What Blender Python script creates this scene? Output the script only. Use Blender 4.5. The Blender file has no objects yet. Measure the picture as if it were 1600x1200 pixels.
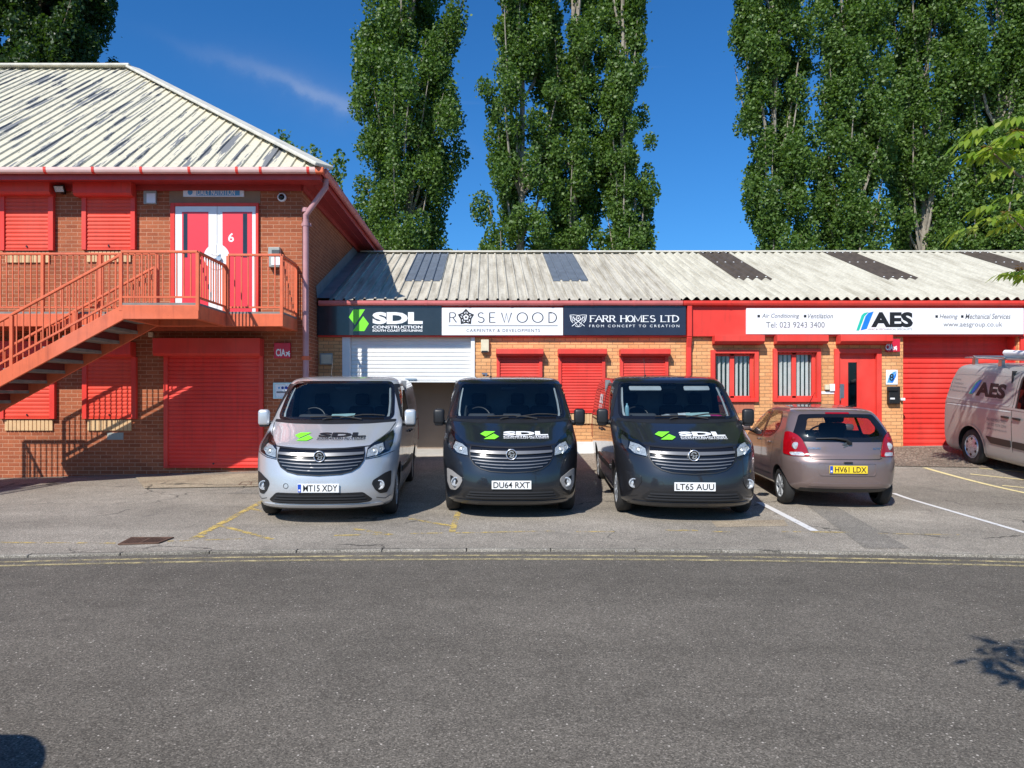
import bpy, bmesh, math, random
import numpy as np
from mathutils import Vector, Matrix, geometry

# ------------------------------------------------------------------ camera, light, exposure
SC = bpy.context.scene
COL = SC.collection
F, CX, CY, EYE = 1150.0, 760.0, 617.0, 1.70      # focal length and principal point in photo pixels, eye height
cam_data = bpy.data.cameras.new("camera")
cam = bpy.data.objects.new("camera", cam_data)
COL.objects.link(cam)
cam.location = (0, 0, EYE)
cam.rotation_euler = (math.radians(90), 0, 0)
cam_data.sensor_width = 36
cam_data.lens = 36 * F / 1600
cam_data.shift_x = (800 - CX) / 1600
cam_data.shift_y = (CY - 600) / 1600
cam_data.clip_end = 2000
SC.camera = cam

SUN_TRAVEL = Vector((0.56, 1.0, -1.07)).normalized()
SUN_EL = math.asin(-SUN_TRAVEL.z)
world = bpy.data.worlds.new("World")
SC.world = world
world.use_nodes = True
wn, wl = world.node_tree.nodes, world.node_tree.links
wn.clear()
wout = wn.new("ShaderNodeOutputWorld")
wbg = wn.new("ShaderNodeBackground")
sky = wn.new("ShaderNodeTexSky")
sky.sky_type = 'NISHITA'
sky.sun_disc = False
sky.sun_elevation = SUN_EL
sky.sun_rotation = math.radians(209)
sky.altitude = 0
sky.air_density = 1.0
sky.dust_density = 0.7
sky.ozone_density = 3.0
hsv = wn.new("ShaderNodeHueSaturation")
hsv.inputs['Saturation'].default_value = 1.06
hsv.inputs['Value'].default_value = 1.0
# phone-camera rendition of the clear sky: less red, more blue
tnt = wn.new("ShaderNodeMix"); tnt.data_type = 'RGBA'; tnt.blend_type = 'MULTIPLY'; tnt.inputs['Factor'].default_value = 1.0
tnt.inputs['B'].default_value = (0.55, 1.02, 1.50, 1)
wl.new(sky.outputs[0], tnt.inputs['A']); wl.new(tnt.outputs['Result'], hsv.inputs['Color'])
# thin cirrus
tcw = wn.new("ShaderNodeTexCoord")
mpw = wn.new("ShaderNodeMapping")
mpw.inputs['Rotation'].default_value = (0, math.radians(-27), 0)
mpw.inputs['Scale'].default_value = (1.6, 1.0, 16.0)
wl.new(tcw.outputs['Generated'], mpw.inputs['Vector'])
nzw = wn.new("ShaderNodeTexNoise")
nzw.inputs['Scale'].default_value = 2.3
nzw.inputs['Detail'].default_value = 7
nzw.inputs['Distortion'].default_value = 0.6
wl.new(mpw.outputs[0], nzw.inputs['Vector'])
crw = wn.new("ShaderNodeValToRGB")
crw.color_ramp.elements[0].position = 0.66
crw.color_ramp.elements[1].position = 0.92
crw.color_ramp.elements[1].color = (0.20, 0.20, 0.20, 1)
wl.new(nzw.outputs['Fac'], crw.inputs['Fac'])
mxw = wn.new("ShaderNodeMix")
mxw.data_type = 'RGBA'
mxw.inputs['B'].default_value = (7.5, 7.8, 8.4, 1)
# one long thin streak low in the north-west, plus the faint veil
def wmath(op, a, b=None, c=None):
    n_ = wn.new("ShaderNodeMath"); n_.operation = op
    for i_, v_ in enumerate((a, b, c)):
        if v_ is None: continue
        if isinstance(v_, (int, float)): n_.inputs[i_].default_value = v_
        else: wl.new(v_, n_.inputs[i_])
    return n_.outputs[0]
sxyz = wn.new("ShaderNodeSeparateXYZ"); wl.new(tcw.outputs['Generated'], sxyz.inputs[0])
wu = wmath('DIVIDE', sxyz.outputs[0], wmath('MAXIMUM', sxyz.outputs[1], .01)); wv = wmath('DIVIDE', sxyz.outputs[2], wmath('MAXIMUM', sxyz.outputs[1], .01))
nz2 = wn.new("ShaderNodeTexNoise"); nz2.inputs['Scale'].default_value = 9; nz2.inputs['Detail'].default_value = 8; nz2.inputs['Roughness'].default_value = .65
wl.new(tcw.outputs['Generated'], nz2.inputs['Vector'])
wob = wmath('MULTIPLY_ADD', nz2.outputs['Fac'], .06, -.03)
wd = wmath('ADD', wmath('ADD', wmath('MULTIPLY', wu, .344), wmath('MULTIPLY_ADD', wv, .939, -.3046)), wob)
wt = wmath('ADD', wmath('MULTIPLY', wu, .939), wmath('MULTIPLY', wv, -.344))
core = wmath('POWER', 2.718, wmath('MULTIPLY', wmath('MULTIPLY', wd, wd), -8500))
wide = wmath('MULTIPLY', wmath('POWER', 2.718, wmath('MULTIPLY', wmath('MULTIPLY', wd, wd), -700)), .22)
along = wmath('MULTIPLY', wmath('POWER', 2.718, wmath('MULTIPLY', wmath('POWER', wmath('ABSOLUTE', wmath('ADD', wt, .36)), 2), -55)), wmath('GREATER_THAN', sxyz.outputs[1], .1))
strk = wmath('MULTIPLY', wmath('MULTIPLY', wmath('ADD', core, wide), along), wmath('MULTIPLY', nz2.outputs['Fac'], .34))
sep0 = wn.new("ShaderNodeSeparateColor"); wl.new(crw.outputs['Color'], sep0.inputs[0])
wl.new(wmath('MINIMUM', wmath('ADD', strk, wmath('MULTIPLY', sep0.outputs[0], .5)), 1.0), mxw.inputs['Factor'])
wl.new(hsv.outputs['Color'], mxw.inputs['A'])
wl.new(mxw.outputs['Result'], wbg.inputs['Color'])
wbg.inputs['Strength'].default_value = 0.085
wl.new(wbg.outputs[0], wout.inputs['Surface'])

sun_data = bpy.data.lights.new("sun", 'SUN')
sun_data.energy = 5.0
sun_data.angle = math.radians(0.5)
sun_data.color = (1.0, 0.95, 0.88)
sun = bpy.data.objects.new("sun", sun_data)
COL.objects.link(sun)
sun.location = (-20, -30, 40)
sun.rotation_euler = SUN_TRAVEL.to_track_quat('-Z', 'Y').to_euler()

SC.view_settings.view_transform = 'Standard'
SC.view_settings.look = 'None'
SC.view_settings.exposure = 0.21
SC.view_settings.gamma = 1.0
SC.view_settings.use_curve_mapping = False

# ------------------------------------------------------------------ helpers
random.seed(7)

def tag(o, label=None, cat=None, group=None, kind=None):
    if label: o['label'] = label
    if cat: o['category'] = cat
    if group: o['group'] = group
    if kind: o['kind'] = kind
    return o

def empty(name, loc, label, cat, group=None, rot=(0, 0, 0)):
    o = bpy.data.objects.new(name, None)
    COL.objects.link(o)
    o.location = loc
    o.rotation_euler = rot
    o.empty_display_size = 0.3
    return tag(o, label, cat, group)

def px(x, y, D):
    """photo pixel at depth D -> world X, z"""
    return (x - CX) * D / F, EYE + (CY - y) * D / F

class MB:
    def __init__(s):
        s.v, s.f, s.m = [], [], []
    def add(s, verts, faces, mi=0):
        o = len(s.v)
        s.v += [tuple(p) for p in verts]
        for f in faces:
            s.f.append(tuple(i + o for i in f)); s.m.append(mi)
    def box(s, x0, x1, y0, y1, z0, z1, mi=0):
        if x0 > x1: x0, x1 = x1, x0
        if y0 > y1: y0, y1 = y1, y0
        if z0 > z1: z0, z1 = z1, z0
        s.add([(x0,y0,z0),(x1,y0,z0),(x1,y1,z0),(x0,y1,z0),(x0,y0,z1),(x1,y0,z1),(x1,y1,z1),(x0,y1,z1)],
              [(0,3,2,1),(4,5,6,7),(0,1,5,4),(1,2,6,5),(2,3,7,6),(3,0,4,7)], mi)
        return s
    def obox(s, c, size, M, mi=0):
        """box centred at c with 3x3 rotation M"""
        hx, hy, hz = size[0]/2, size[1]/2, size[2]/2
        vs = [Vector(c) + M @ Vector((sx*hx, sy*hy, sz*hz)) for sz in (-1,1) for sx, sy in ((-1,-1),(1,-1),(1,1),(-1,1))]
        s.add(vs, [(0,3,2,1),(4,5,6,7),(0,1,5,4),(1,2,6,5),(2,3,7,6),(3,0,4,7)], mi)
        return s
    def bar(s, p, q, w, h, up=(0,0,1), mi=0):
        p, q = Vector(p), Vector(q)
        d = (q - p); L = d.length; d.normalize()
        u = Vector(up)
        if abs(d.dot(u)) > .98: u = Vector((0,1,0))
        sx = d.cross(u).normalized(); uz = sx.cross(d).normalized()
        M = Matrix((sx, d, uz)).transposed()
        return s.obox((p + q) / 2, (w, L, h), M, mi)
    def tube(s, pts, r, n=8, cap=True, mi=0):
        pts = [Vector(p) for p in pts]
        rs = r if isinstance(r, (list, tuple)) else [r] * len(pts)
        rings = []
        prev = None
        for i, p in enumerate(pts):
            if i == 0: d = pts[1] - p
            elif i == len(pts) - 1: d = p - pts[i-1]
            else: d = (pts[i+1] - p).normalized() + (p - pts[i-1]).normalized()
            d.normalize()
            if prev is None:
                a = d.cross(Vector((0,0,1)))
                if a.length < .05: a = d.cross(Vector((1,0,0)))
            else:
                a = prev - d * prev.dot(d)
            a.normalize(); prev = a
            b = d.cross(a)
            rings.append([p + (a*math.cos(t) + b*math.sin(t)) * rs[i] for t in [2*math.pi*k/n for k in range(n)]])
        vs = [v for R in rings for v in R]; fs = []
        for i in range(len(pts)-1):
            for k in range(n):
                k2 = (k+1) % n
                fs.append((i*n+k, i*n+k2, (i+1)*n+k2, (i+1)*n+k))
        if cap:
            fs.append(tuple(range(n-1, -1, -1))); fs.append(tuple((len(pts)-1)*n + k for k in range(n)))
        s.add(vs, fs, mi); return s
    def lathe(s, prof, c, axis='x', n=32, mi=0, sign=1):
        """profile [(along axis, radius)] revolved round an axis through c"""
        vs, fs = [], []
        for (t, r) in prof:
            for k in range(n):
                a = 2*math.pi*k/n
                if axis == 'x': vs.append((c[0]+sign*t, c[1]+r*math.cos(a), c[2]+r*math.sin(a)))
                elif axis == 'y': vs.append((c[0]+r*math.cos(a), c[1]+sign*t, c[2]+r*math.sin(a)))
                else: vs.append((c[0]+r*math.cos(a), c[1]+r*math.sin(a), c[2]+sign*t))
        for i in range(len(prof)-1):
            for k in range(n):
                k2 = (k+1) % n
                fs.append((i*n+k, i*n+k2, (i+1)*n+k2, (i+1)*n+k))
        s.add(vs, fs, mi); return s
    def rbox(s, c, size, bev, seg=3, M=None, mi=0):
        bm = bmesh.new()
        bmesh.ops.create_cube(bm, size=1)
        for v in bm.verts: v.co = Vector((v.co.x*size[0], v.co.y*size[1], v.co.z*size[2]))
        bmesh.ops.bevel(bm, geom=list(bm.edges), offset=bev, segments=seg, profile=.5, affect='EDGES')
        M = M or Matrix.Identity(3)
        bm.verts.index_update()
        s.add([Vector(c) + M @ v.co for v in bm.verts], [[v.index for v in f.verts] for f in bm.faces], mi)
        bm.free(); return s
    def prism(s, poly, y0, y1, mi=0):
        """polygon in x,z extruded along y"""
        n = len(poly)
        vs = [(p[0], y0, p[1]) for p in poly] + [(p[0], y1, p[1]) for p in poly]
        fs = [tuple(range(n)), tuple(range(2*n-1, n-1, -1))]
        fs += [(i, i+n, (i+1) % n + n, (i+1) % n) for i in range(n)]
        s.add(vs, fs, mi); return s
    def build(s, name, mat=None, parent=None, smooth=False, bevel=0, label=None):
        me = bpy.data.meshes.new(name)
        me.from_pydata(s.v, [], s.f)
        mats = mat if isinstance(mat, (list, tuple)) else [mat]
        for m in mats:
            if m: me.materials.append(m)
        if len(mats) > 1:
            me.polygons.foreach_set('material_index', s.m)
        bm = bmesh.new(); bm.from_mesh(me)
        bmesh.ops.recalc_face_normals(bm, faces=bm.faces)
        bm.to_mesh(me); bm.free()
        return link(name, me, parent, smooth, bevel, label)

def wmat(o):
    m = Matrix.LocRotScale(o.location, o.rotation_euler, None)
    return wmat(o.parent) @ o.matrix_parent_inverse @ m if o.parent else m

LOCAL = False      # True while a vehicle is built in its own coordinates
def link(name, me, parent=None, smooth=False, bevel=0, label=None):
    o = bpy.data.objects.new(name, me)
    COL.objects.link(o)
    if parent:
        o.parent = parent
        if not LOCAL:
            o.matrix_parent_inverse = wmat(parent).inverted()
    if smooth:
        me.polygons.foreach_set('use_smooth', [True]*len(me.polygons))
        if smooth != 'all':
            me.update()
            md = None
            bm = bmesh.new(); bm.from_mesh(me)
            for e in bm.edges:
                if len(e.link_faces) == 2 and e.calc_face_angle(0) > math.radians(38): e.smooth = False
            bm.to_mesh(me); bm.free()
    if bevel:
        b = o.modifiers.new("bevel", 'BEVEL'); b.width = bevel; b.segments = 2; b.limit_method = 'ANGLE'
    if label: o['label'] = label
    return o

def np_mesh(name, verts, quads, mat, parent=None, label=None):
    me = bpy.data.meshes.new(name)
    n, q = len(verts), len(quads)
    me.vertices.add(n); me.vertices.foreach_set('co', np.asarray(verts, np.float32).ravel())
    k = quads.shape[1]
    me.loops.add(q*k); me.loops.foreach_set('vertex_index', np.asarray(quads, np.int32).ravel())
    me.polygons.add(q)
    me.polygons.foreach_set('loop_start', np.arange(0, q*k, k, dtype=np.int32))
    me.update(calc_edges=True)
    me.materials.append(mat)
    return link(name, me, parent, label=label)

def text_geo(body, size=1, bold=0.0, sx=1.0, shear=0.0, spacing=1.0, align='LEFT'):
    cu = bpy.data.curves.new("t", 'FONT')
    cu.body = body; cu.size = size; cu.offset = bold; cu.shear = shear; cu.space_character = spacing
    cu.align_x = align; cu.resolution_u = 3
    cu.fill_mode = 'FRONT'
    o = bpy.data.objects.new("t", cu); COL.objects.link(o)
    dg = bpy.context.evaluated_depsgraph_get(); dg.update()
    me = bpy.data.meshes.new_from_object(o.evaluated_get(dg))
    vs = [(v.co.x*sx, v.co.y) for v in me.vertices]
    fs = [tuple(p.vertices) for p in me.polygons]
    bpy.data.objects.remove(o); bpy.data.curves.remove(cu); bpy.data.meshes.remove(me)
    return vs, fs

def fit_text(body, x0, x1, z0, z1, **kw):
    """text whose ink fills the box x0..x1, z0..z1"""
    vs, fs = text_geo(body, **kw)
    ax = min(v[0] for v in vs); bx = max(v[0] for v in vs); ay = min(v[1] for v in vs); by = max(v[1] for v in vs)
    return [(x0 + (v[0]-ax)/(bx-ax)*(x1-x0), z0 + (v[1]-ay)/(by-ay)*(z1-z0)) for v in vs], fs

def ribbon(pts, w, closed=False, thin=None):
    """flat 2d stroke along a polyline; returns verts, quads. thin: width of horizontal runs"""
    pts = [Vector(p) for p in pts]
    n = len(pts); L = []; R = []
    for i in range(n):
        if closed: d0 = (pts[i]-pts[i-1]); d1 = (pts[(i+1) % n]-pts[i])
        else:
            d0 = pts[i]-pts[i-1] if i > 0 else pts[1]-pts[0]
            d1 = pts[i+1]-pts[i] if i < n-1 else pts[-1]-pts[-2]
        d0 = d0.normalized(); d1 = d1.normalized()
        d = (d0+d1)
        if d.length < 1e-4: d = d1
        d.normalize()
        nn = Vector((-d.y, d.x)); c = max(.45, nn.dot(Vector((-d1.y, d1.x))))
        ww = w if thin is None else thin + (w-thin)*abs(d.y)
        L.append(pts[i]+nn*ww/2/c); R.append(pts[i]-nn*ww/2/c)
    vs = [tuple(p) for p in L] + [tuple(p) for p in R]
    m = n if closed else n-1
    fs = [(i, (i+1) % n, n+(i+1) % n, n+i) for i in range(m)]
    return vs, fs

def arc(cx, cy, rx, ry, a0, a1, n=14):
    return [(cx+rx*math.cos(math.radians(a0+(a1-a0)*i/n)), cy+ry*math.sin(math.radians(a0+(a1-a0)*i/n))) for i in range(n+1)]

class Flat:
    """2d marks collected onto a wall plane facing the camera (x, z at depth y)"""
    def __init__(s, y): s.y = y; s.mb = MB(); s.k = 0
    def add(s, g):
        vs, fs = g
        s.k += 1
        s.mb.add([(v[0], s.y - .0003*(s.k % 7), v[1]) for v in vs], fs)
        return s
    def poly(s, pts): return s.add((pts, [tuple(range(len(pts)))]))
    def build(s, name, mat, parent):
        # one-sided decals: keep winding as given, no recalculation
        me = bpy.data.meshes.new(name); me.from_pydata(s.mb.v, [], s.mb.f); me.materials.append(mat)
        return link(name, me, parent)

# ------------------------------------------------------------------ materials
def nodes(name):
    m = bpy.data.materials.new(name); m.use_nodes = True
    nt = m.node_tree
    return m, nt.nodes, nt.links, nt.nodes['Principled BSDF']

def noise(N, L, scale, detail=4, vec=None, rough=.55, dist=0):
    n = N.new("ShaderNodeTexNoise"); n.inputs['Scale'].default_value = scale; n.inputs['Detail'].default_value = detail
    n.inputs['Roughness'].default_value = rough; n.inputs['Distortion'].default_value = dist
    if vec is not None: L.new(vec, n.inputs['Vector'])
    return n

def ramp(N, L, src, stops):
    r = N.new("ShaderNodeValToRGB"); e = r.color_ramp.elements
    while len(e) < len(stops): e.new(.5)
    for i, (p, c) in enumerate(stops):
        e[i].position = p; e[i].color = (c, c, c, 1) if not isinstance(c, (tuple, list)) else tuple(c)+(1,) if len(c) == 3 else c
    L.new(src, r.inputs['Fac']); return r

def mix(N, L, fac, a, b, mode='MIX'):
    m = N.new("ShaderNodeMix"); m.data_type = 'RGBA'; m.blend_type = mode
    for sock, v in (('Factor', fac), ('A', a), ('B', b)):
        if isinstance(v, (int, float)): m.inputs[sock].default_value = v if sock == 'Factor' else (v, v, v, 1)
        elif isinstance(v, tuple): m.inputs[sock].default_value = v + (1,) if len(v) == 3 else v
        else: L.new(v, m.inputs[sock])
    return m.outputs['Result']

def bump(N, L, b, height, strength=.3, dist=.01):
    n = N.new("ShaderNodeBump"); n.inputs['Strength'].default_value = strength; n.inputs['Distance'].default_value = dist
    L.new(height, n.inputs['Height']); L.new(n.outputs[0], b.inputs['Normal']); return n

def pos(N):
    return N.new("ShaderNodeNewGeometry").outputs['Position']

def mapping(N, L, vec, scale=(1,1,1), rot=(0,0,0)):
    m = N.new("ShaderNodeMapping"); m.inputs['Scale'].default_value = scale; m.inputs['Rotation'].default_value = rot
    L.new(vec, m.inputs['Vector']); return m.outputs[0]

def simple(name, col, rough=.5, metal=0, coat=0, var=.12, vscale=6, bmp=0, bscale=60, spec=.5, coatr=.05, streak=0):
    m, N, L, b = nodes(name)
    b.inputs['Roughness'].default_value = rough; b.inputs['Metallic'].default_value = metal
    b.inputs['Coat Weight'].default_value = coat; b.inputs['Coat Roughness'].default_value = coatr
    b.inputs['Specular IOR Level'].default_value = spec
    tc = N.new("ShaderNodeTexCoord").outputs['Object']
    n = noise(N, L, vscale, 5, tc)
    r = ramp(N, L, n.outputs['Fac'], [(.3, 1-var), (.7, 1+var*.6)])
    cc = mix(N, L, 1.0, tuple(col), r.outputs['Color'], 'MULTIPLY')
    if streak:     # chalky fading, dirt runs and small chips
        ns = noise(N, L, 1.0, 6, mapping(N, L, tc, (9, 9, .8)), .65)
        cc = mix(N, L, ramp(N, L, ns.outputs['Fac'], [(.50, 0.0), (.78, streak)]).outputs['Color'], cc, (.20, .045, .032))
        nf = noise(N, L, .8, 4, tc)
        cc = mix(N, L, ramp(N, L, nf.outputs['Fac'], [(.48, 0.0), (.80, streak*.6)]).outputs['Color'], cc, (.70, .26, .20))
        nc_ = noise(N, L, 38, 3, tc)
        cc = mix(N, L, ramp(N, L, nc_.outputs['Fac'], [(.715, 0.0), (.73, streak)]).outputs['Color'], cc, (.10, .05, .035))
        L.new(ramp(N, L, nf.outputs['Fac'], [(.3, rough*.85), (.75, min(1, rough*1.35))]).outputs['Color'], b.inputs['Roughness'])
    L.new(cc, b.inputs['Base Color'])
    if bmp:
        n2 = noise(N, L, bscale, 4, tc); bump(N, L, b, n2.outputs['Fac'], bmp, .01)
    return m

def brick(name, c1, c2, mortar, stain=.25):
    m, N, L, b = nodes(name)
    g = N.new("ShaderNodeNewGeometry")
    sp = N.new("ShaderNodeSeparateXYZ"); L.new(g.outputs['Position'], sp.inputs[0])
    sn = N.new("ShaderNodeSeparateXYZ"); L.new(g.outputs['Normal'], sn.inputs[0])
    ab = N.new("ShaderNodeMath"); ab.operation = 'ABSOLUTE'; L.new(sn.outputs[0], ab.inputs[0])
    gt = N.new("ShaderNodeMath"); gt.operation = 'GREATER_THAN'; gt.inputs[1].default_value = .5; L.new(ab.outputs[0], gt.inputs[0])
    mx = N.new("ShaderNodeMix"); L.new(gt.outputs[0], mx.inputs[0]); L.new(sp.outputs[0], mx.inputs[2]); L.new(sp.outputs[1], mx.inputs[3])
    cv = N.new("ShaderNodeCombineXYZ"); L.new(mx.outputs[0], cv.inputs[0]); L.new(sp.outputs[2], cv.inputs[1])
    bt = N.new("ShaderNodeTexBrick"); L.new(cv.outputs[0], bt.inputs['Vector'])
    bt.inputs['Scale'].default_value = 1; bt.inputs['Brick Width'].default_value = .225; bt.inputs['Row Height'].default_value = .075
    bt.inputs['Mortar Size'].default_value = .007; bt.inputs['Mortar Smooth'].default_value = .25; bt.inputs['Bias'].default_value = -.1
    bt.inputs['Color1'].default_value = c1+(1,); bt.inputs['Color2'].default_value = c2+(1,); bt.inputs['Mortar'].default_value = mortar+(1,)
    n = noise(N, L, .9, 6, g.outputs['Position']); r = ramp(N, L, n.outputs['Fac'], [(.3, 1-stain), (.75, 1.12)])
    n2 = noise(N, L, 45, 3, g.outputs['Position']); r2 = ramp(N, L, n2.outputs['Fac'], [(.3, .82), (.7, 1.1)])
    c = mix(N, L, 1.0, bt.outputs['Color'], r.outputs['Color'], 'MULTIPLY')
    c = mix(N, L, 1.0, c, r2.outputs['Color'], 'MULTIPLY')
    L.new(c, b.inputs['Base Color']); b.inputs['Roughness'].default_value = .88; b.inputs['Specular IOR Level'].default_value = .25
    iv = N.new("ShaderNodeMath"); iv.operation = 'SUBTRACT'; iv.inputs[0].default_value = 1; L.new(bt.outputs['Fac'], iv.inputs[1])
    hh = N.new("ShaderNodeMath"); hh.operation = 'ADD'; L.new(iv.outputs[0], hh.inputs[0])
    ms = N.new("ShaderNodeMath"); ms.operation = 'MULTIPLY'; ms.inputs[1].default_value = .35; L.new(n2.outputs['Fac'], ms.inputs[0]); L.new(ms.outputs[0], hh.inputs[1])
    bump(N, L, b, hh.outputs[0], .7, .008)
    return m

def worn(name, col, lo=.42, hi=.58, scale=9):
    """road paint worn away in patches"""
    m, N, L, b = nodes(name)
    p = pos(N)
    n = noise(N, L, scale, 8, p, .7); n2 = noise(N, L, 70, 3, p, .6)
    ad = N.new("ShaderNodeMath"); ad.operation = 'MULTIPLY_ADD'; ad.inputs[1].default_value = .35
    L.new(n2.outputs['Fac'], ad.inputs[0]); 
    ml = N.new("ShaderNodeMath"); ml.operation = 'MULTIPLY'; ml.inputs[1].default_value = .65; L.new(n.outputs['Fac'], ml.inputs[0]); L.new(ml.outputs[0], ad.inputs[2])
    r = ramp(N, L, ad.outputs[0], [(lo, 0.0), (hi, 1.0)])
    b.inputs['Base Color'].default_value = tuple(col)+(1,); b.inputs['Roughness'].default_value = .8
    L.new(r.outputs['Color'], b.inputs['Alpha'])
    return m

def asphalt(name, dark, light, stone, big=.35, cracks=False, cscale=.45):
    m, N, L, b = nodes(name)
    p = pos(N)
    n1 = noise(N, L, big, 6, p, .6, .4)
    n2 = noise(N, L, 3.1, 6, p, .65)
    base = mix(N, L, ramp(N, L, n1.outputs['Fac'], [(.34, 0.0), (.68, 1.0)]).outputs['Color'], tuple(dark), tuple(light))
    base = mix(N, L, 1.0, base, ramp(N, L, n2.outputs['Fac'], [(.3, .86), (.7, 1.1)]).outputs['Color'], 'MULTIPLY')
    n3 = noise(N, L, .55, 5, mapping(N, L, p, (.22, 1.5, 1)), .6, .6)
    base = mix(N, L, 1.0, base, ramp(N, L, n3.outputs['Fac'], [(.32, .86), (.66, 1.10)]).outputs['Color'], 'MULTIPLY')
    v = N.new("ShaderNodeTexVoronoi"); v.inputs['Scale'].default_value = 130; L.new(p, v.inputs['Vector'])
    sc = N.new("ShaderNodeSeparateColor"); L.new(v.outputs['Color'], sc.inputs[0])
    g = ramp(N, L, sc.outputs[0], [(0.0, .5), (.5, .95), (.9, 1.3), (.97, 1.9)])
    base = mix(N, L, 1.0, base, g.outputs['Color'], 'MULTIPLY')
    v2 = N.new("ShaderNodeTexVoronoi"); v2.inputs['Scale'].default_value = 55; L.new(p, v2.inputs['Vector'])
    sc2 = N.new("ShaderNodeSeparateColor"); L.new(v2.outputs['Color'], sc2.inputs[0])
    lt = ramp(N, L, sc2.outputs[1], [(.965, 0.0), (.985, 1.0)])
    dd = ramp(N, L, v2.outputs['Distance'], [(.2, 1.0), (.4, 0.0)])
    base = mix(N, L, mix(N, L, 1.0, lt.outputs['Color'], dd.outputs['Color'], 'MULTIPLY'), base, tuple(stone))
    if cracks:
        nd = noise(N, L, 1.3, 5, p, .6)
        va = N.new("ShaderNodeVectorMath"); va.operation = 'MULTIPLY_ADD'; va.inputs[1].default_value = (.8, .8, 0)
        L.new(nd.outputs['Color'], va.inputs[0]); L.new(p, va.inputs[2])
        vc = N.new("ShaderNodeTexVoronoi"); vc.feature = 'DISTANCE_TO_EDGE'; vc.inputs['Scale'].default_value = cscale; L.new(va.outputs[0], vc.inputs['Vector'])
        nm = noise(N, L, .5, 2, p)
        cr = ramp(N, L, vc.outputs['Distance'], [(.003, 1.0), (.009, 0.0)])
        ck = mix(N, L, 1.0, cr.outputs['Color'], ramp(N, L, nm.outputs['Fac'], [(.5, 0.0), (.56, .75)]).outputs['Color'], 'MULTIPLY')
        base = mix(N, L, ck, base, (.035, .033, .03))
        # oil drips and tyre dirt
        no = noise(N, L, 1.15, 4, mapping(N, L, p, (1, .55, 1)), .6)
        base = mix(N, L, ramp(N, L, no.outputs['Fac'], [(.62, 0.0), (.76, .55)]).outputs['Color'], base, (.07, .067, .062))
    L.new(base, b.inputs['Base Color'])
    b.inputs['Roughness'].default_value = .9; b.inputs['Specular IOR Level'].default_value = .2
    bump(N, L, b, g.outputs['Color'], .5, .006)
    return m

def glass(name, tint=(.55, .62, .62), gl=.10, rough=.02):
    m, N, L, b = nodes(name)
    N.remove(b)
    out = N['Material Output']
    tr = N.new("ShaderNodeBsdfTransparent"); tr.inputs[0].default_value = tint+(1,)
    gs = N.new("ShaderNodeBsdfGlossy"); gs.inputs['Roughness'].default_value = rough
    lw = N.new("ShaderNodeLayerWeight"); lw.inputs['Blend'].default_value = .5
    pw = N.new("ShaderNodeMath"); pw.operation = 'POWER'; pw.inputs[1].default_value = 4.5; L.new(lw.outputs['Facing'], pw.inputs[0])
    fr = N.new("ShaderNodeMath"); fr.operation = 'MULTIPLY_ADD'; fr.inputs[1].default_value = .9; fr.inputs[2].default_value = .045; L.new(pw.outputs[0], fr.inputs[0])
    nz = noise(N, L, 3, 2, N.new("ShaderNodeTexCoord").outputs['Object'])
    ad = N.new("ShaderNodeMath"); ad.operation = 'MULTIPLY_ADD'; ad.inputs[1].default_value = gl*.3; L.new(nz.outputs['Fac'], ad.inputs[0]); L.new(fr.outputs[0], ad.inputs[2])
    mx = N.new("ShaderNodeMixShader"); L.new(ad.outputs[0], mx.inputs[0]); L.new(tr.outputs[0], mx.inputs[1]); L.new(gs.outputs[0], mx.inputs[2])
    L.new(mx.outputs[0], out.inputs['Surface'])
    return m

def leafmat(name, c1, c2, trans=.35, rough=.42):
    m, N, L, b = nodes(name)
    out = N['Material Output']
    oi = N.new("ShaderNodeNewGeometry")
    r = ramp(N, L, oi.outputs['Random Per Island'], [(0.0, c1), (1.0, c2)])
    L.new(r.outputs['Color'], b.inputs['Base Color']); b.inputs['Roughness'].default_value = rough
    tl = N.new("ShaderNodeBsdfTranslucent")
    L.new(mix(N, L, 1.0, r.outputs['Color'], (1.5, 1.6, .5), 'MULTIPLY'), tl.inputs['Color'])
    mx = N.new("ShaderNodeMixShader"); mx.inputs[0].default_value = trans
    L.new(b.outputs[0], mx.inputs[1]); L.new(tl.outputs[0], mx.inputs[2]); L.new(mx.outputs[0], out.inputs['Surface'])
    return m

def roofmat(name, c, dirt, streak=(5.5, .45, .45), peel=None, amt=(.5, .72)):
    m, N, L, b = nodes(name)
    p = pos(N)
    n = noise(N, L, 1.6, 7, mapping(N, L, p, streak), .65)
    n2 = noise(N, L, 14, 5, p, .7)
    c0 = mix(N, L, ramp(N, L, n.outputs['Fac'], [(amt[0], 0.0), (amt[1], 1.0)]).outputs['Color'], tuple(c), tuple(dirt))
    c0 = mix(N, L, 1.0, c0, ramp(N, L, n2.outputs['Fac'], [(.3, .82), (.65, 1.06)]).outputs['Color'], 'MULTIPLY')
    if peel:
        n3 = noise(N, L, 1.25, 9, mapping(N, L, p, (5.6, .42, .42)), .64, .2)
        c0 = mix(N, L, ramp(N, L, n3.outputs['Fac'], [(.556, 0.0), (.563, 1.0)]).outputs['Color'], c0, tuple(peel))
        bump(N, L, b, n3.outputs['Fac'], .1, .01)
    L.new(c0, b.inputs['Base Color']); b.inputs['Roughness'].default_value = .7; b.inputs['Specular IOR Level'].default_value = .3
    return m

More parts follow.
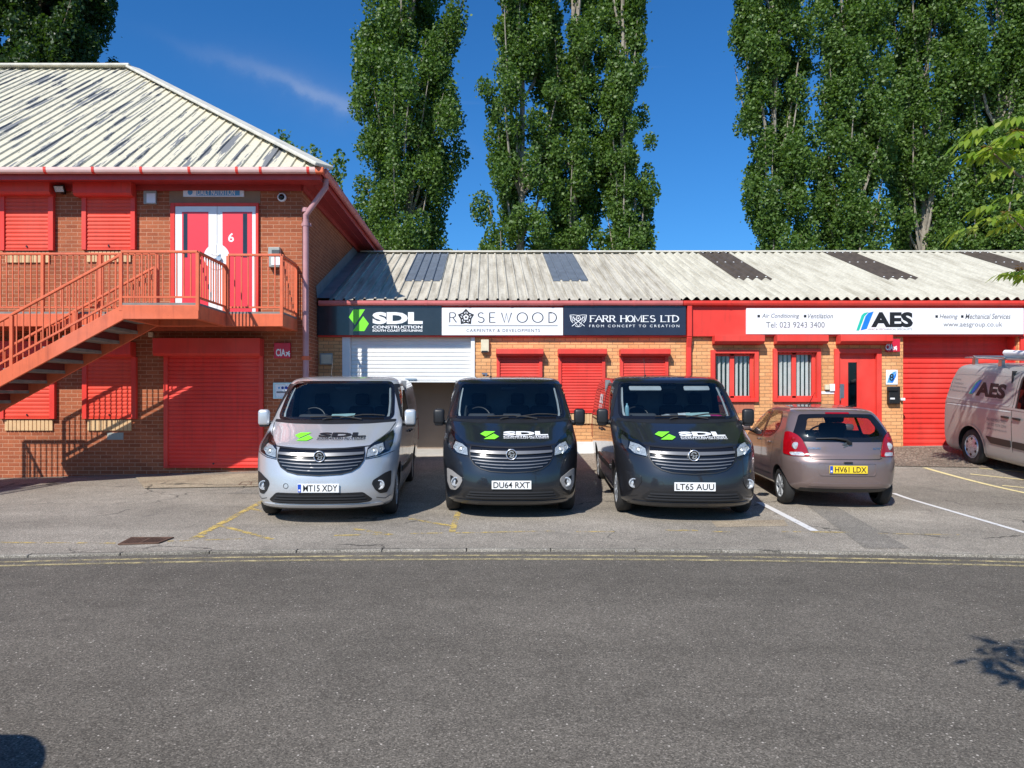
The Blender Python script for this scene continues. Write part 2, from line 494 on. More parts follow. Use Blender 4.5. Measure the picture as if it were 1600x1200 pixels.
M = {}
M['road'] = asphalt('road_asphalt', (.122, .108, .089), (.175, .154, .126), (.6, .54, .46), .22)
M['lot'] = asphalt('forecourt_asphalt', (.235, .208, .170), (.355, .312, .255), (.6, .55, .48), .3, True)
M['patch'] = asphalt('patch_asphalt', (.205, .184, .155), (.262, .235, .197), (.4, .4, .4), .5)
M['apron'] = asphalt('apron_concrete', (.30, .24, .17), (.42, .35, .25), (.6, .55, .48), .9, True)
def cobbles(name, a, c, joint, scale):
    m, N, L, b = nodes(name); p = pos(N)
    v = N.new("ShaderNodeTexVoronoi"); v.inputs['Scale'].default_value = scale; L.new(p, v.inputs['Vector'])
    e = N.new("ShaderNodeTexVoronoi"); e.feature = 'DISTANCE_TO_EDGE'; e.inputs['Scale'].default_value = scale; L.new(p, e.inputs['Vector'])
    s_ = N.new("ShaderNodeSeparateColor"); L.new(v.outputs['Color'], s_.inputs[0])
    col = mix(N, L, s_.outputs[0], tuple(a), tuple(c))
    n = noise(N, L, 1.1, 5, p); n2 = noise(N, L, 40, 4, p)
    col = mix(N, L, 1.0, col, ramp(N, L, n.outputs['Fac'], [(.3, .75), (.7, 1.15)]).outputs['Color'], 'MULTIPLY')
    col = mix(N, L, 1.0, col, ramp(N, L, n2.outputs['Fac'], [(.3, .8), (.7, 1.15)]).outputs['Color'], 'MULTIPLY')
    j = ramp(N, L, e.outputs['Distance'], [(.03, 1.0), (.10, 0.0)])
    L.new(mix(N, L, j.outputs['Color'], col, tuple(joint)), b.inputs['Base Color']); b.inputs['Roughness'].default_value = .9
    bump(N, L, b, ramp(N, L, e.outputs['Distance'], [(0, 0.0), (.25, 1.0)]).outputs['Color'], .8, .02)
    return m
M['cobble'] = cobbles('cobble_setts', (.20, .155, .115), (.36, .29, .22), (.11, .085, .06), 17.0)
M['kerb'] = asphalt('kerb_concrete', (.21, .19, .155), (.33, .30, .25), (.5, .5, .5), 1.2, True, 1.0)
M['terrain'] = asphalt('terrain_soil', (.08, .08, .05), (.11, .11, .07), (.2, .2, .18), .2)
M['yellow'] = worn('worn_yellow_paint', (.60, .43, .12), .47, .55)
M['yellow2'] = worn('kerb_yellow_paint', (.56, .46, .23), .42, .60, 5)
M['yellow3'] = worn('pale_yellow_paint', (.72, .60, .30), .34, .46)
M['white_line'] = worn('worn_white_paint', (.68, .66, .63), .36, .44)
M['brick_red'] = brick('red_brick', (.44, .135, .060), (.33, .093, .043), (.57, .28, .17))
M['brick_buff'] = brick('buff_brick', (.81, .42, .185), (.66, .305, .125), (.42, .22, .11), .12)
M['soldier'] = simple('buff_soldier_brick', (.66, .44, .23), .85, bmp=.4)
M['soldier_red'] = simple('red_soldier_brick', (.46, .16, .09), .85, bmp=.4)
M['red'] = simple('red_gloss_paint', (.75, .056, .042), .42, var=.09, vscale=2.5, spec=.25, streak=.32)
M['red_slat'] = simple('red_shutter_paint', (.75, .050, .038), .45, var=.10, vscale=1.7, spec=.22, streak=.38)
M['red_door'] = simple('crimson_door_paint', (.74, .035, .055), .4, var=.05)
M['red_stair'] = simple('faded_orange_red_steel', (.70, .150, .064), .5, var=.14, vscale=4, spec=.3, streak=.45)
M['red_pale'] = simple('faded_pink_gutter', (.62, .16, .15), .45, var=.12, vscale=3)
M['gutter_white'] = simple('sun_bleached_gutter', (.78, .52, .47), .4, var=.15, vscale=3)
M['pipe'] = simple('faded_mauve_downpipe', (.46, .24, .25), .5, var=.1)
M['sun_block_plate'] = simple('dark_red_sun_block', (.16, .022, .018), .6)  # for the added sun-blocking plates, darkened so the stair underside looks shaded
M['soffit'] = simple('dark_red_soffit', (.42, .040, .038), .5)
M['white'] = simple('white_paint', (.80, .80, .79), .4, var=.05)
M['white_slat'] = simple('white_shutter_paint', (.80, .80, .78), .4, var=.07, vscale=2)
M['cream'] = simple('cream_plastic', (.70, .62, .44), .5)
M['grey_box'] = simple('grey_plastic', (.34, .35, .32), .5)
M['emblem'] = simple('bright_chrome', (.85, .86, .87), .22, .85, var=.05)
M['steel'] = simple('brushed_steel', (.55, .55, .55), .35, 1.0)
M['chrome'] = simple('chrome', (.50, .50, .51), .24, 1.0, var=.05)
M['black'] = simple('black_plastic', (.014, .014, .015), .45, var=.15)
M['blackgloss'] = simple('black_gloss', (.008, .008, .010), .12, var=.1)
M['rubber'] = simple('tyre_rubber', (.022, .021, .020), .8, var=.2, bmp=.3, bscale=40)
M['dark'] = simple('dark_interior', (.020, .021, .024), .75)
M['dark2'] = simple('seat_fabric', (.030, .031, .036), .9, bmp=.3, bscale=150)
M['trimgrey'] = simple('pale_interior_trim', (.55, .56, .54), .7)
M['dash'] = simple('grey_dashboard', (.075, .077, .082), .75)
M['grille'] = simple('satin_grille_bar', (.19, .19, .195), .30, .45, var=.06)
M['bulk'] = simple('grey_bulkhead', (.20, .21, .22), .8)
M['glass_car'] = glass('hatchback_glass', (.78, .80, .81), .06)
M['brown'] = simple('brown_panel', (.30, .235, .185), .7, var=.1, vscale=1.2)
M['concrete'] = simple('concrete', (.48, .46, .42), .9, bmp=.4, bscale=30)
M['tread'] = simple('tread_concrete', (.24, .22, .20), .85, var=.25, bmp=.4, bscale=30)
M['lead'] = simple('lead_flashing', (.22, .225, .235), .6, var=.2, vscale=3)
M['roof_main'] = roofmat('weathered_white_sheeting', (.55, .51, .42), (.23, .20, .15), amt=(.42, .76))
M['roof_fibre'] = roofmat('weathered_fibre_cement', (.56, .53, .435), (.33, .30, .23), amt=(.44, .74))
M['roof_left'] = roofmat('peeling_cream_sheeting', (.60, .555, .425), (.42, .39, .31), amt=(.6, .9), peel=(.17, .175, .18))
M['ridge'] = simple('white_ridge_cap', (.62, .59, .50), .6, var=.2, vscale=4)
M['sky_grey'] = simple('blue_grey_rooflight', (.135, .16, .20), .45, var=.2, vscale=4)
M['sky_brown'] = simple('brown_rooflight', (.085, .066, .052), .5, var=.25, vscale=4)
M['navy'] = simple('navy_sign_panel', (.022, .025, .048), .25, coat=.3)
M['slate'] = simple('charcoal_sign_panel', (.022, .028, .036), .22, coat=.4)
M['sign_white'] = simple('white_sign_panel', (.82, .82, .84), .35, var=.03)
M['ink'] = simple('black_lettering', (.012, .012, .014), .5)
M['ink_grey'] = simple('grey_lettering', (.16, .16, .17), .5)
M['vinyl_white'] = simple('white_vinyl', (.84, .84, .84), .4, var=.03)
M['green'] = simple('lime_green_vinyl', (.22, .82, .035), .4, var=.03)
M['teal'] = simple('teal_vinyl', (.02, .50, .38), .4)
M['blue'] = simple('blue_vinyl', (.015, .20, .72), .4)
M['paleblue'] = simple('pale_blue_panel', (.09, .34, .62), .5)
M['bluedark'] = simple('dark_blue_dot', (.02, .05, .28), .5)
M['sign_red'] = simple('crimson_alarm_box', (.60, .015, .045), .4)
M['lintel'] = simple('stone_lintel', (.30, .19, .12), .85, bmp=.3)
M['rust'] = simple('rusty_iron', (.13, .070, .045), .85, var=.4, vscale=12, bmp=.5)
M['glass'] = glass('clear_glass', (.72, .76, .77))
M['glass_dark'] = glass('tinted_glass', (.24, .30, .34))
M['glass_van'] = glass('van_windscreen_glass', (.62, .68, .71))
M['lens'] = glass('lamp_lens', (.86, .89, .90), .12)
M['blind'] = simple('white_blind_slat', (.72, .72, .70), .7)
M['plate_w'] = simple('white_number_plate', (.78, .78, .76), .4, var=.03)
M['plate_y'] = simple('yellow_number_plate', (.82, .58, .03), .4, var=.03)
M['eu'] = simple('blue_plate_band', (.015, .07, .42), .4)
M['bark'] = simple('pale_poplar_bark', (.30, .265, .21), .9, var=.35, vscale=9, bmp=.5)
M['bark2'] = simple('brown_bark', (.22, .16, .11), .9, var=.3, vscale=9, bmp=.5)
M['leaf'] = leafmat('poplar_leaf', (.052, .114, .018), (.132, .216, .040), .32, .52)
M['leaf_dark'] = leafmat('dark_leaf', (.026, .060, .014), (.065, .115, .026))
M['leaf_near'] = leafmat('fresh_compound_leaf', (.15, .27, .03), (.33, .40, .07), .5)
M['leaf_rust'] = leafmat('young_bronze_leaf', (.16, .07, .04), (.26, .17, .06), .4)
M['lamp_red'] = simple('red_tail_lens', (.30, .002, .006), .2, coat=.35, var=.15, vscale=25)
M['foil'] = simple('lamp_reflector', (.52, .54, .56), .25, .30, var=.40, vscale=40)
M['glass_clear'] = glass('window_glass', (.90, .92, .92), .06)
M['red_left'] = simple('sun_faded_shutter_paint', (.76, .078, .046), .45, var=.08, vscale=1.7, spec=.22, streak=.30)

def paint(name, col, metal, rough, coat=1.0, flake=.1):
    m = simple(name, col, rough, metal, coat, flake, 220, coatr=.05)
    return m
M['p_silver'] = paint('silver_car_paint', (.56, .57, .58), .45, .34)
M['p_black'] = paint('black_car_paint', (.011, .012, .015), .0, .30)
M['p_charcoal'] = paint('charcoal_car_paint', (.020, .020, .023), .3, .32)
M['p_mauve'] = paint('mauve_brown_car_paint', (.235, .172, .158), .5, .36)
M['p_vansilver'] = paint('warm_silver_car_paint', (.37, .352, .335), .30, .45, .25)
# ------------------------------------------------------------------ ground
def lerp_tab(t, tab):
    if t <= tab[0][0]: return tab[0][1]
    for (a, va), (b, vb) in zip(tab, tab[1:]):
        if t <= b: return va + (vb-va)*(t-a)/(b-a)
    return tab[-1][1]

LD, RD = F/80.0, F/73.0             # depth of the left front wall and of the right front wall
WX = (472-CX)/80.0                  # the corner between them

def kerb_d(X):
    return max(6.6, 7.98 - .0115*(X-.25)**2)

def ground(X, D):
    dk = kerb_d(X)
    if D < dk: return 0.0
    base = .025 + .011*(D-dk)
    k = min(1, max(0, (X-(WX-.9))/1.2))
    Dw = LD + (RD-LD)*k
    t = min(1, max(0, (D-11.4)/(Dw-11.4)))
    zw = lerp_tab(X, [(-20, .02), (-9.3, .08), (-4.4, .22), (-3.2, .36), (-1, .42), (3, .47), (9, .585), (16, .66)])
    s = t**1.7
    return base*(1-s) + zw*s

def gp(x, y):
    """photo pixel -> point on the ground"""
    lo, hi = 2.0, 18.0
    h = lambda D: EYE-(y-CY)*D/F-ground((x-CX)*D/F, D)
    for _ in range(50):
        m = (lo+hi)/2
        if h(m) > 0: lo = m
        else: hi = m
    return (x-CX)*lo/F, lo

mb = MB(); mb.add([(-500,-400,-.08),(500,-400,-.08),(500,700,-.08),(-500,700,-.08)], [(0,1,2,3)])
tag(mb.build('terrain', M['terrain']), kind='structure')
mb = MB(); mb.add([(-60,-14,0),(60,-14,0),(60,9,0),(-60,9,0)], [(0,1,2,3)])
tag(mb.build('road', M['road']), kind='structure')

xs = np.arange(-24, 24.01, .3); mb = MB(); nv = 34
vs = []
for X in xs:
    d0 = kerb_d(X)+.075
    for j in range(nv):
        D = d0 + (17.6-d0)*j/(nv-1); vs.append((X, D, ground(X, D)))
mb.add(vs, [(i*nv+j, (i+1)*nv+j, (i+1)*nv+j+1, i*nv+j+1) for i in range(len(xs)-1) for j in range(nv-1)])
tag(mb.build('forecourt', M['lot'], smooth='all'), kind='structure')

mb = MB()                                                      # flush kerb stones with joints
X = -24.0; rr = random.Random(3)
while X < 24:
    X2 = X+.905
    z = .027 + rr.uniform(-.002, .002)
    a = [(X, kerb_d(X)), (X2, kerb_d(X2)), (X2, kerb_d(X2)+.075), (X, kerb_d(X)+.075)]
    mb.add([(p[0], p[1], -.02) for p in a]+[(p[0], p[1], z) for p in a], [(4,5,6,7),(0,1,5,4),(1,2,6,5),(2,3,7,6),(3,0,4,7)])
    X = X2+.010
tag(mb.build('kerb', M['kerb'], bevel=.008), kind='structure')

def marking(name, mat, lines, off=.004):
    mb = MB()
    for (p, q, w) in lines:
        n = max(2, int((Vector(q)-Vector(p)).length/.12))
        d = (Vector(q)-Vector(p)).normalized(); s = Vector((-d.y, d.x))*w/2
        vs = []
        for i in range(n+1):
            c = Vector(p)+(Vector(q)-Vector(p))*i/n
            for e in (c-s, c+s): vs.append((e.x, e.y, ground(e.x, e.y)+off))
        mb.add(vs, [(2*i, 2*i+1, 2*i+3, 2*i+2) for i in range(n)])
    return tag(mb.build(name, mat), kind='structure')

def gl(x0, y0, x1, y1, w): return (gp(x0, y0), gp(x1, y1), w)
marking('bay_line_yellow', M['yellow'], [
    gl(411,783,300,843,.10), gl(343,821,425,843,.07), gl(393,795,413,800,.07), gl(300,843,314,838,.12),
    gl(716,800,706,832,.08), gl(640,811,712,823,.07), gl(550,826,612,836,.08),
    ], .0045)
marking('bay_line_yellow', M['yellow3'], [gl(1444,731,1640,778,.09), gl(1516,741,1640,754,.06), gl(1530,731.6,1600,738,.05), gl(1566,759,1640,766,.06)], .006)
marking('bay_edge_line', M['yellow'], [
    gl(0,848,182,849,.05), gl(262,846,300,845,.05), gl(318,844,382,842,.04), gl(522,837,612,835,.05), gl(640,834,692,833,.04), gl(712,833,866,830,.05),
    gl(900,831,960,831,.04), gl(1040,829,1090,829,.06), gl(1112,831,1142,831,.05), gl(1222,831,1330,832,.05), gl(1372,834,1500,836,.03)], .004)
marking('bay_line_white', M['white_line'], [gl(1186,785,1273,830,.10), gl(1396,771,1640,844,.075)], .005)
seg = []
for i in range(160):
    a = -24+i*.3; b = a+.3
    for o in (.20, .375):
        seg.append(((a, kerb_d(a)-o), (b, kerb_d(b)-o), .065))
mb = MB()
for (p, q, w) in seg:
    mb.add([(p[0],p[1]-w/2,.004),(q[0],q[1]-w/2,.004),(q[0],q[1]+w/2,.004),(p[0],p[1]+w/2,.004)], [(0,1,2,3)])
tag(mb.build('kerbside_yellow_lines', M['yellow2']), kind='structure')

def ground_patch(name, mat, pts, off=.003, n=10):
    """four pixel corners laid on the ground"""
    A, B, C_, D_ = [Vector(gp(*p)) for p in pts]
    mb = MB(); vs = []
    for i in range(n+1):
        for j in range(n+1):
            u, v = i/n, j/n
            c = (A*(1-u)+B*u)*(1-v) + (D_*(1-u)+C_*u)*v
            vs.append((c.x, c.y, ground(c.x, c.y)+off))
    mb.add(vs, [(i*(n+1)+j, (i+1)*(n+1)+j, (i+1)*(n+1)+j+1, i*(n+1)+j+1) for i in range(n) for j in range(n)])
    return tag(mb.build(name, mat), kind='structure')
ground_patch('asphalt_patch', M['patch'], [(1258,788),(1300,788),(1422,857),(1352,857)], .003)
ground_patch('dark_asphalt_patch', M['patch'], [(382,765),(412,765),(410,772),(352,772)], .003)
ground_patch('concrete_apron', M['apron'], [(212,747),(416,740),(412,761),(226,764)], .014, 20)
ground_patch('pale_asphalt_patch', M['apron'], [(1112,815),(1225,812),(1232,822),(1120,824)], .003)
ground_patch('cobbled_apron', M['cobble'], [(1370,699.5),(1640,699.5),(1600,733),(1396,729)], .014, 24)

def drain(pts, label, name='drain_cover'):
    A, B, C_, D_ = [Vector(gp(*p)) for p in pts]
    c = (A+B+C_+D_)/4
    r = empty(name, (c.x, c.y, ground(c.x, c.y)), label, 'drain cover')
    def q(u, v, o):
        p = (A*(1-u)+B*u)*(1-v)+(D_*(1-u)+C_*u)*v
        return (p.x, p.y, ground(p.x, p.y)+o)
    fr = MB(); sl = MB()
    for (u0, u1, v0, v1) in ((0,1,0,.1),(0,1,.9,1),(0,.05,.1,.9),(.95,1,.1,.9),(.48,.52,.1,.9)):
        fr.add([q(u0,v0,.004),q(u1,v0,.004),q(u1,v1,.004),q(u0,v1,.004),q(u0,v0,.016),q(u1,v0,.016),q(u1,v1,.016),q(u0,v1,.016)],
               [(0,3,2,1),(4,5,6,7),(0,1,5,4),(1,2,6,5),(2,3,7,6),(3,0,4,7)])
    for i in range(12):
        u = .06+.075*i
        if .46 < u+.02 < .53: continue
        sl.add([q(u,.1,.004),q(u+.04,.1,.004),q(u+.04,.9,.004),q(u,.9,.004),q(u,.1,.013),q(u+.04,.1,.013),q(u+.04,.9,.013),q(u,.9,.013)],
               [(0,3,2,1),(4,5,6,7),(0,1,5,4),(1,2,6,5),(2,3,7,6),(3,0,4,7)])
    fr.build('frame', M['rust'], r); sl.build('grating', M['rust'], r)
    bk = MB(); bk.add([q(0,0,.0035),q(1,0,.0035),q(1,1,.0035),q(0,1,.0035)], [(0,1,2,3)]); bk.build('pit', M['black'], r)
drain([(205,841),(272,841),(248,850),(184,852)], 'rusty iron drain grating near the kerb, left of the silver van')
drain([(378,754),(410,754),(410,759),(372,759)], 'small rusty drain cover by the ground floor red shutter door')

# ------------------------------------------------------------------ walls
def wall_holes(mb, x0, x1, z0, z1, y, th, holes):
    xs = sorted({x0, x1} | {h[0] for h in holes} | {h[1] for h in holes})
    zs = sorted({z0, z1} | {h[2] for h in holes} | {h[3] for h in holes})
    def inside(cx, cz): return any(h[0] < cx < h[1] and h[2] < cz < h[3] for h in holes)
    for a, b in zip(xs, xs[1:]):
        for c, d in zip(zs, zs[1:]):
            if inside((a+b)/2, (c+d)/2): continue
            mb.add([(a,y,c),(b,y,c),(b,y,d),(a,y,d)], [(0,1,2,3)])
            mb.add([(a,y+th,c),(b,y+th,c),(b,y+th,d),(a,y+th,d)], [(0,3,2,1)])
    for (a, b, c, d) in holes:
        mb.add([(a,y,c),(a,y+th,c),(a,y+th,d),(a,y,d)], [(0,1,2,3)])
        mb.add([(b,y,c),(b,y+th,c),(b,y+th,d),(b,y,d)], [(0,3,2,1)])
        mb.add([(a,y,d),(a,y+th,d),(b,y+th,d),(b,y,d)], [(0,1,2,3)])
        if c > z0: mb.add([(a,y,c),(a,y+th,c),(b,y+th,c),(b,y,c)], [(0,3,2,1)])

def raw(mb, name, mat, parent=None):
    me = bpy.data.meshes.new(name); me.from_pydata(mb.v, [], mb.f); me.materials.append(mat)
    return link(name, me, parent)

def curtain(x0, x1, z0, z1, y, slat=.075, depth=.013):
    """roller shutter curtain of curved slats"""
    mb = MB(); n = max(1, round((z1-z0)/slat)); h = (z1-z0)/n
    prof = []
    for i in range(n):
        zb = z0+i*h
        prof += [(y+depth, zb), (y+depth*.25, zb+h*.16), (y, zb+h*.45), (y+depth*.25, zb+h*.76), (y+depth, zb+h*.93)]
    prof.append((y+depth, z1))
    vs = [(x, p[0], p[1]) for p in prof for x in (x0, x1)]
    mb.add(vs, [(2*i, 2*i+1, 2*i+3, 2*i+2) for i in range(len(prof)-1)])
    mb.box(x0, x1, y-.004, y+depth+.012, z0-.03, z0-.001)
    return mb

def shutter(parent, D, cx0, cx1, cy0, cy1, by0, by1, bx0, bx1, mat=None, proud=.06, boxd=.24, slat=.075, railw=.06, sill=False, name='roller_shutter', seg=True):
    """pixel box of curtain (cx,cy) and of the shutter box (bx,by) on a wall at depth D"""
    mat = mat or M['red_slat']
    x0, z1 = px(cx0, cy0, D); x1, z0 = px(cx1, cy1, D)
    X0, Z1 = px(bx0, by0, D); X1, Z0 = px(bx1, by1, D)
    z1 = Z0 + .05
    y = D - proud
    c = curtain(x0, x1, z0, z1, y, slat).build(name, mat, parent)
    b = MB()
    c_ = .045
    # box with a chamfered lower front edge
    prof = [(D-.004, Z1), (D-boxd, Z1), (D-boxd, Z0+c_), (D-boxd+c_, Z0), (D-.004, Z0)]
    vs = [(X0, p[0], p[1]) for p in prof]+[(X1, p[0], p[1]) for p in prof]
    n = len(prof)
    b.add(vs, [tuple(range(n)), tuple(range(2*n-1, n-1, -1))]+[(i, i+n, (i+1) % n+n, (i+1) % n) for i in range(n)])
    b.build('shutter_box', M['red'] if mat is not M['white_slat'] else M['white'], c, bevel=.006)
    for (a, e) in ((x0-railw, x0+.012), (x1-.012, x1+railw)):
        r = MB(); r.box(a, e, D-.002, y-.028, z0-.03, Z0+.002); r.build('guide_rail', M['red'] if mat is not M['white_slat'] else M['white'], c, bevel=.004)
    lk = MB(); lk.lathe([(0,0),(0,.018),(.012,.018),(.012,0)], ((x0+x1)/2, y-.017, z0+.05), 'y', 12); lk.build('lock', M['black'], c)
    if sill:
        s = MB(); 
        bw = .0785; k = int((x1-x0+.05)/bw)
        for i in range(k):
            s.box(x0+i*bw, x0+i*bw+.068, D-.035, D-.002, z0-.26, z0-.045)
        s.box(x0, x0+k*bw-.011, D-.02, D-.004, z0-.258, z0-.047)
        s.build('brick_sill', M['soldier'], c, bevel=.006)
    return c

# ------------------------------------------------------------------ two-storey building on the left
GUT = LD-.6                                   # front gutter depth
LB = empty('brick_building', (-9, 18, 0), 'two-storey red brick building with a peeling cream hipped metal roof and red shutters', 'building')
eave_z = px(0, 264, GUT)[1]; gx = px(505, 0, GUT)[0]
mb = MB(); wall_holes(mb, -22, WX, -.3, eave_z+.02, LD, .3, [])
raw(mb, 'front_wall', M['brick_red'], LB)
mb = MB()
mb.add([(WX,LD,-.3),(WX,28,-.3),(WX,28,eave_z+.02),(WX,LD,eave_z+.02)], [(0,1,2,3)])
mb.add([(-22,LD,-.3),(-22,28,-.3),(-22,28,eave_z+.02),(-22,LD,eave_z+.02)], [(0,3,2,1)])
mb.add([(-22,28,-.3),(WX,28,-.3),(WX,28,eave_z+.02),(-22,28,eave_z+.02)], [(0,3,2,1)])
raw(mb, 'side_wall', M['brick_red'], LB)
# roof
hw = 6.89; rise = 4.92; slope = rise/hw
rx1 = gx-hw; rz = eave_z+rise; x_left = -23.0
def rib_cols(x0, x1, pitch, top, base):
    """cross-section of ribbed sheeting"""
    cols = []; x = x0
    while x < x1:
        for dx, h in ((0,0),(pitch-.075,0),(pitch-.06,.032),(pitch-.022,.032),(pitch-.007,0)):
            if x+dx < x1: cols.append((x+dx, h))
        x += pitch
    cols.append((x1, 0))
    return cols
nrm = Vector((0, -slope, 1)).normalized()
mb = MB(); vs = []
for (x, h) in rib_cols(x_left+hw, gx, .235, 0, 0):
    w = min(hw, gx-x) if x > rx1 else hw
    w = max(w, .02)
    o = nrm*h
    for k in (0, 1):
        y = GUT + w*k; vs.append((x, y+o.y, eave_z+slope*w*k+o.z))
mb.add(vs, [(2*i, 2*i+2, 2*i+3, 2*i+1) for i in range(len(vs)//2-1)])
raw(mb, 'roof', M['roof_left'], LB)
nrm2 = Vector((slope, 0, 1)).normalized()
mb = MB(); vs = []
yend = GUT+2*hw
for (y, h) in rib_cols(GUT, yend, .235, 0, 0):
    w = max(.02, min(y-GUT, yend-y))
    o = nrm2*h
    for k in (0, 1): vs.append((gx-w*k+o.x, y, eave_z+slope*w*k+o.z))
mb.add(vs, [(2*i, 2*i+2, 2*i+3, 2*i+1) for i in range(len(vs)//2-1)])
mb.add([(x_left,yend,eave_z),(gx,yend,eave_z),(rx1,GUT+hw,rz),(x_left+hw,GUT+hw,rz)], [(0,1,2,3)])
mb.add([(x_left,GUT,eave_z),(x_left,yend,eave_z),(x_left+hw,GUT+hw,rz)], [(0,1,2)])
mb.add([(x_left,GUT,eave_z),(x_left+hw,GUT,eave_z),(x_left+hw,GUT+hw,rz)], [(0,1,2)])
raw(mb, 'side_roof', M['roof_left'], LB)
mb = MB()
mb.bar((x_left+hw, GUT+hw, rz+.05), (rx1, GUT+hw, rz+.05), .42, .07)
mb.build('ridge_cap', M['ridge'], LB, bevel=.02)
mb = MB(); mb.bar((gx+.03, GUT-.03, eave_z+.045), (rx1, GUT+hw, rz+.045), .40, .07)
mb.build('hip_cap', M['ridge'], LB, bevel=.02)
# soffit, fascia, gutters
mb = MB()
sz = eave_z-.12
mb.box(-22.5, gx-.10, GUT+.10, LD-.005, sz-.02, sz)
mb.box(WX+.005, gx-.10, LD-.004, 27, sz-.02, sz)
mb.box(-22.5, WX+.02, LD-.05, LD-.004, sz-.13, sz-.021)
mb.box(WX+.004, WX+.05, LD-.05, 26.9, sz-.13, sz-.021)
for k in (.22, .40): mb.box(gx-.1-k, gx-.1-k+.025, LD, 26.9, sz-.035, sz-.021)
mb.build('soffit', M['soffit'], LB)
mb = MB()
mb.box(-22.5, gx-.075, GUT+.075, GUT+.099, sz-.06, eave_z-.01)
mb.box(gx-.099, gx-.075, GUT+.101, 27, sz-.06, eave_z-.01)
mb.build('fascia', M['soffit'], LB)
def gutter_profile(r=.058):
    return [(-r, .05), (-r, 0.0), (-r*.75, -.035), (-r*.2, -.055), (r*.5, -.055), (r, -.03), (r, .05)]
def gutter(parent, a, b, axis, mat, joints=(), jm=None, zz=0):
    mb = MB(); pr = gutter_profile()
    vs = []
    for t in (a, b):
        for (u, w) in pr:
            vs.append((t, zz[0]+u, zz[1]+w) if axis == 'x' else (zz[0]-u, t, zz[1]+w))
    n = len(pr)
    mb.add(vs, [(i, i+1, n+i+1, n+i) for i in range(n-1)] + [tuple(range(n)), tuple(range(2*n-1, n-1, -1))])
    o = mb.build('gutter', mat, parent)
    for j in joints:
        c = MB(); vs = []
        for t in (j-.025, j+.025):
            for (u, w) in pr:
                q = (zz[0]+u*1.09, zz[1]+w*1.09)
                vs.append((t, q[0], q[1]) if axis == 'x' else (zz[0]-u*1.09, t, q[1]))
        c.add(vs, [(i, i+1, n+i+1, n+i) for i in range(n-1)] + [tuple(range(n)), tuple(range(2*n-1, n-1, -1))])
        c.build('gutter_bracket', jm or mat, o)
    return o
gz = eave_z-.03
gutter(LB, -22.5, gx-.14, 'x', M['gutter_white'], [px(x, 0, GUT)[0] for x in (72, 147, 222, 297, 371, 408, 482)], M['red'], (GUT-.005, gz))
mb = MB(); mb.box(gx-.14, gx+.02, GUT-.068, GUT+.06, gz-.058, gz+.055); mb.build('gutter_corner', M['red_stair'], LB, bevel=.02)
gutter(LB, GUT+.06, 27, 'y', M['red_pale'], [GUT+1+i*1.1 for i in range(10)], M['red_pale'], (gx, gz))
# downpipe
dpx, dpy = px(478, 0, LD-.08)[0], LD-.09
mb = MB(); mb.tube([(gx-.03, GUT+.35, gz-.06), (gx-.03, GUT+.35, gz-.22), (dpx, dpy, px(0, 338, LD)[1]), (dpx, dpy, px(0, 350, LD)[1])], .055, 14)
mb.tube([(dpx, dpy, px(0, 345, LD)[1]), (dpx, dpy, .15)], .058, 14)
dp = mb.build('downpipe', M['pipe'], LB, smooth=True)
for yy in (352, 560, 330):
    c = MB(); z = px(0, yy, LD)[1]; c.lathe([(-.04,.066),(.04,.066)], (dpx, dpy, z), 'z', 16); c.box(dpx-.09, dpx+.09, dpy+.03, LD-.003, z-.03, z+.03)
    c.build('pipe_clip', M['red_stair'] if yy == 560 else M['pipe'], dp)
# shutters of the left building
shutter(LB, LD, 10, 80, 308, 390, 285, 308, -6, 88, mat=M['red_left'], sill=True, railw=.085)
shutter(LB, LD, 137, 208, 310, 389, 286, 310, 124, 214, mat=M['red_left'], sill=True, railw=.075)
shutter(LB, LD, 9, 82, 560, 652, 534, 558, -4, 88, mat=M['red_left'], sill=True, railw=.085)
shutter(LB, LD, 138, 209, 558, 652, 535, 558, 125, 213, mat=M['red_left'], sill=True, railw=.08)
shutter(LB, LD, 264, 407, 557, 728, 530, 557, 249, 413, name='garage_shutter', railw=.07, slat=.078, boxd=.30)
# upper double door
def dpoly(D, pts): return [px(x, y, D) for x, y in pts]
x0, z1 = px(268, 318, LD); x1, zt = px(405, 475, LD); zf = px(0, 489, F/86.4)[1]
dr = MB()
for (a, b, c, d) in ((x0, x0+.085, zf, z1), (x1-.05, x1, zf, z1), (x0+.086, x1-.051, z1-.06, z1)): dr.box(a, b, LD-.06, LD-.002, c, d)
door = dr.build('double_door', M['red'], LB, bevel=.005)
xm = px(340.5, 0, LD)[0]
for (a, b) in ((x0+.09, xm-.004), (xm+.004, x1-.055)):
    lf = MB(); lf.box(a, b, LD-.045, LD-.004, zf+.02, z1-.065); leaf = lf.build('door_leaf', M['white'], door, bevel=.004)
pl = MB()
for (a, b) in ((286, 327), (349, 395)):
    pl.box(px(a,0,LD)[0], px(b,0,LD)[0], LD-.052, LD-.0455, zf+.12, px(0,332,LD)[1])
pl.build('door_panel', M['red_door'], door, bevel=.002)
for (a, b) in ((288.5, 294.5), (381, 387.5)):
    vp = MB(); vp.box(px(a,0,LD)[0], px(b,0,LD)[0], LD-.056, LD-.0525, px(0,403,LD)[1], px(0,335,LD)[1])
    vp.build('vision_panel', M['glass_dark'], door)
vb = MB()
for (a, b) in ((288.5, 294.5), (381, 387.5)):
    vb.box(px(a,0,LD)[0], px(b,0,LD)[0], LD-.0527, LD-.0522, px(0,403,LD)[1], px(0,335,LD)[1])
vb.build('vision_backing', M['grey_box'], door)
hx, hz = px(340, 402, LD)
fl = Flat(LD-.0535)
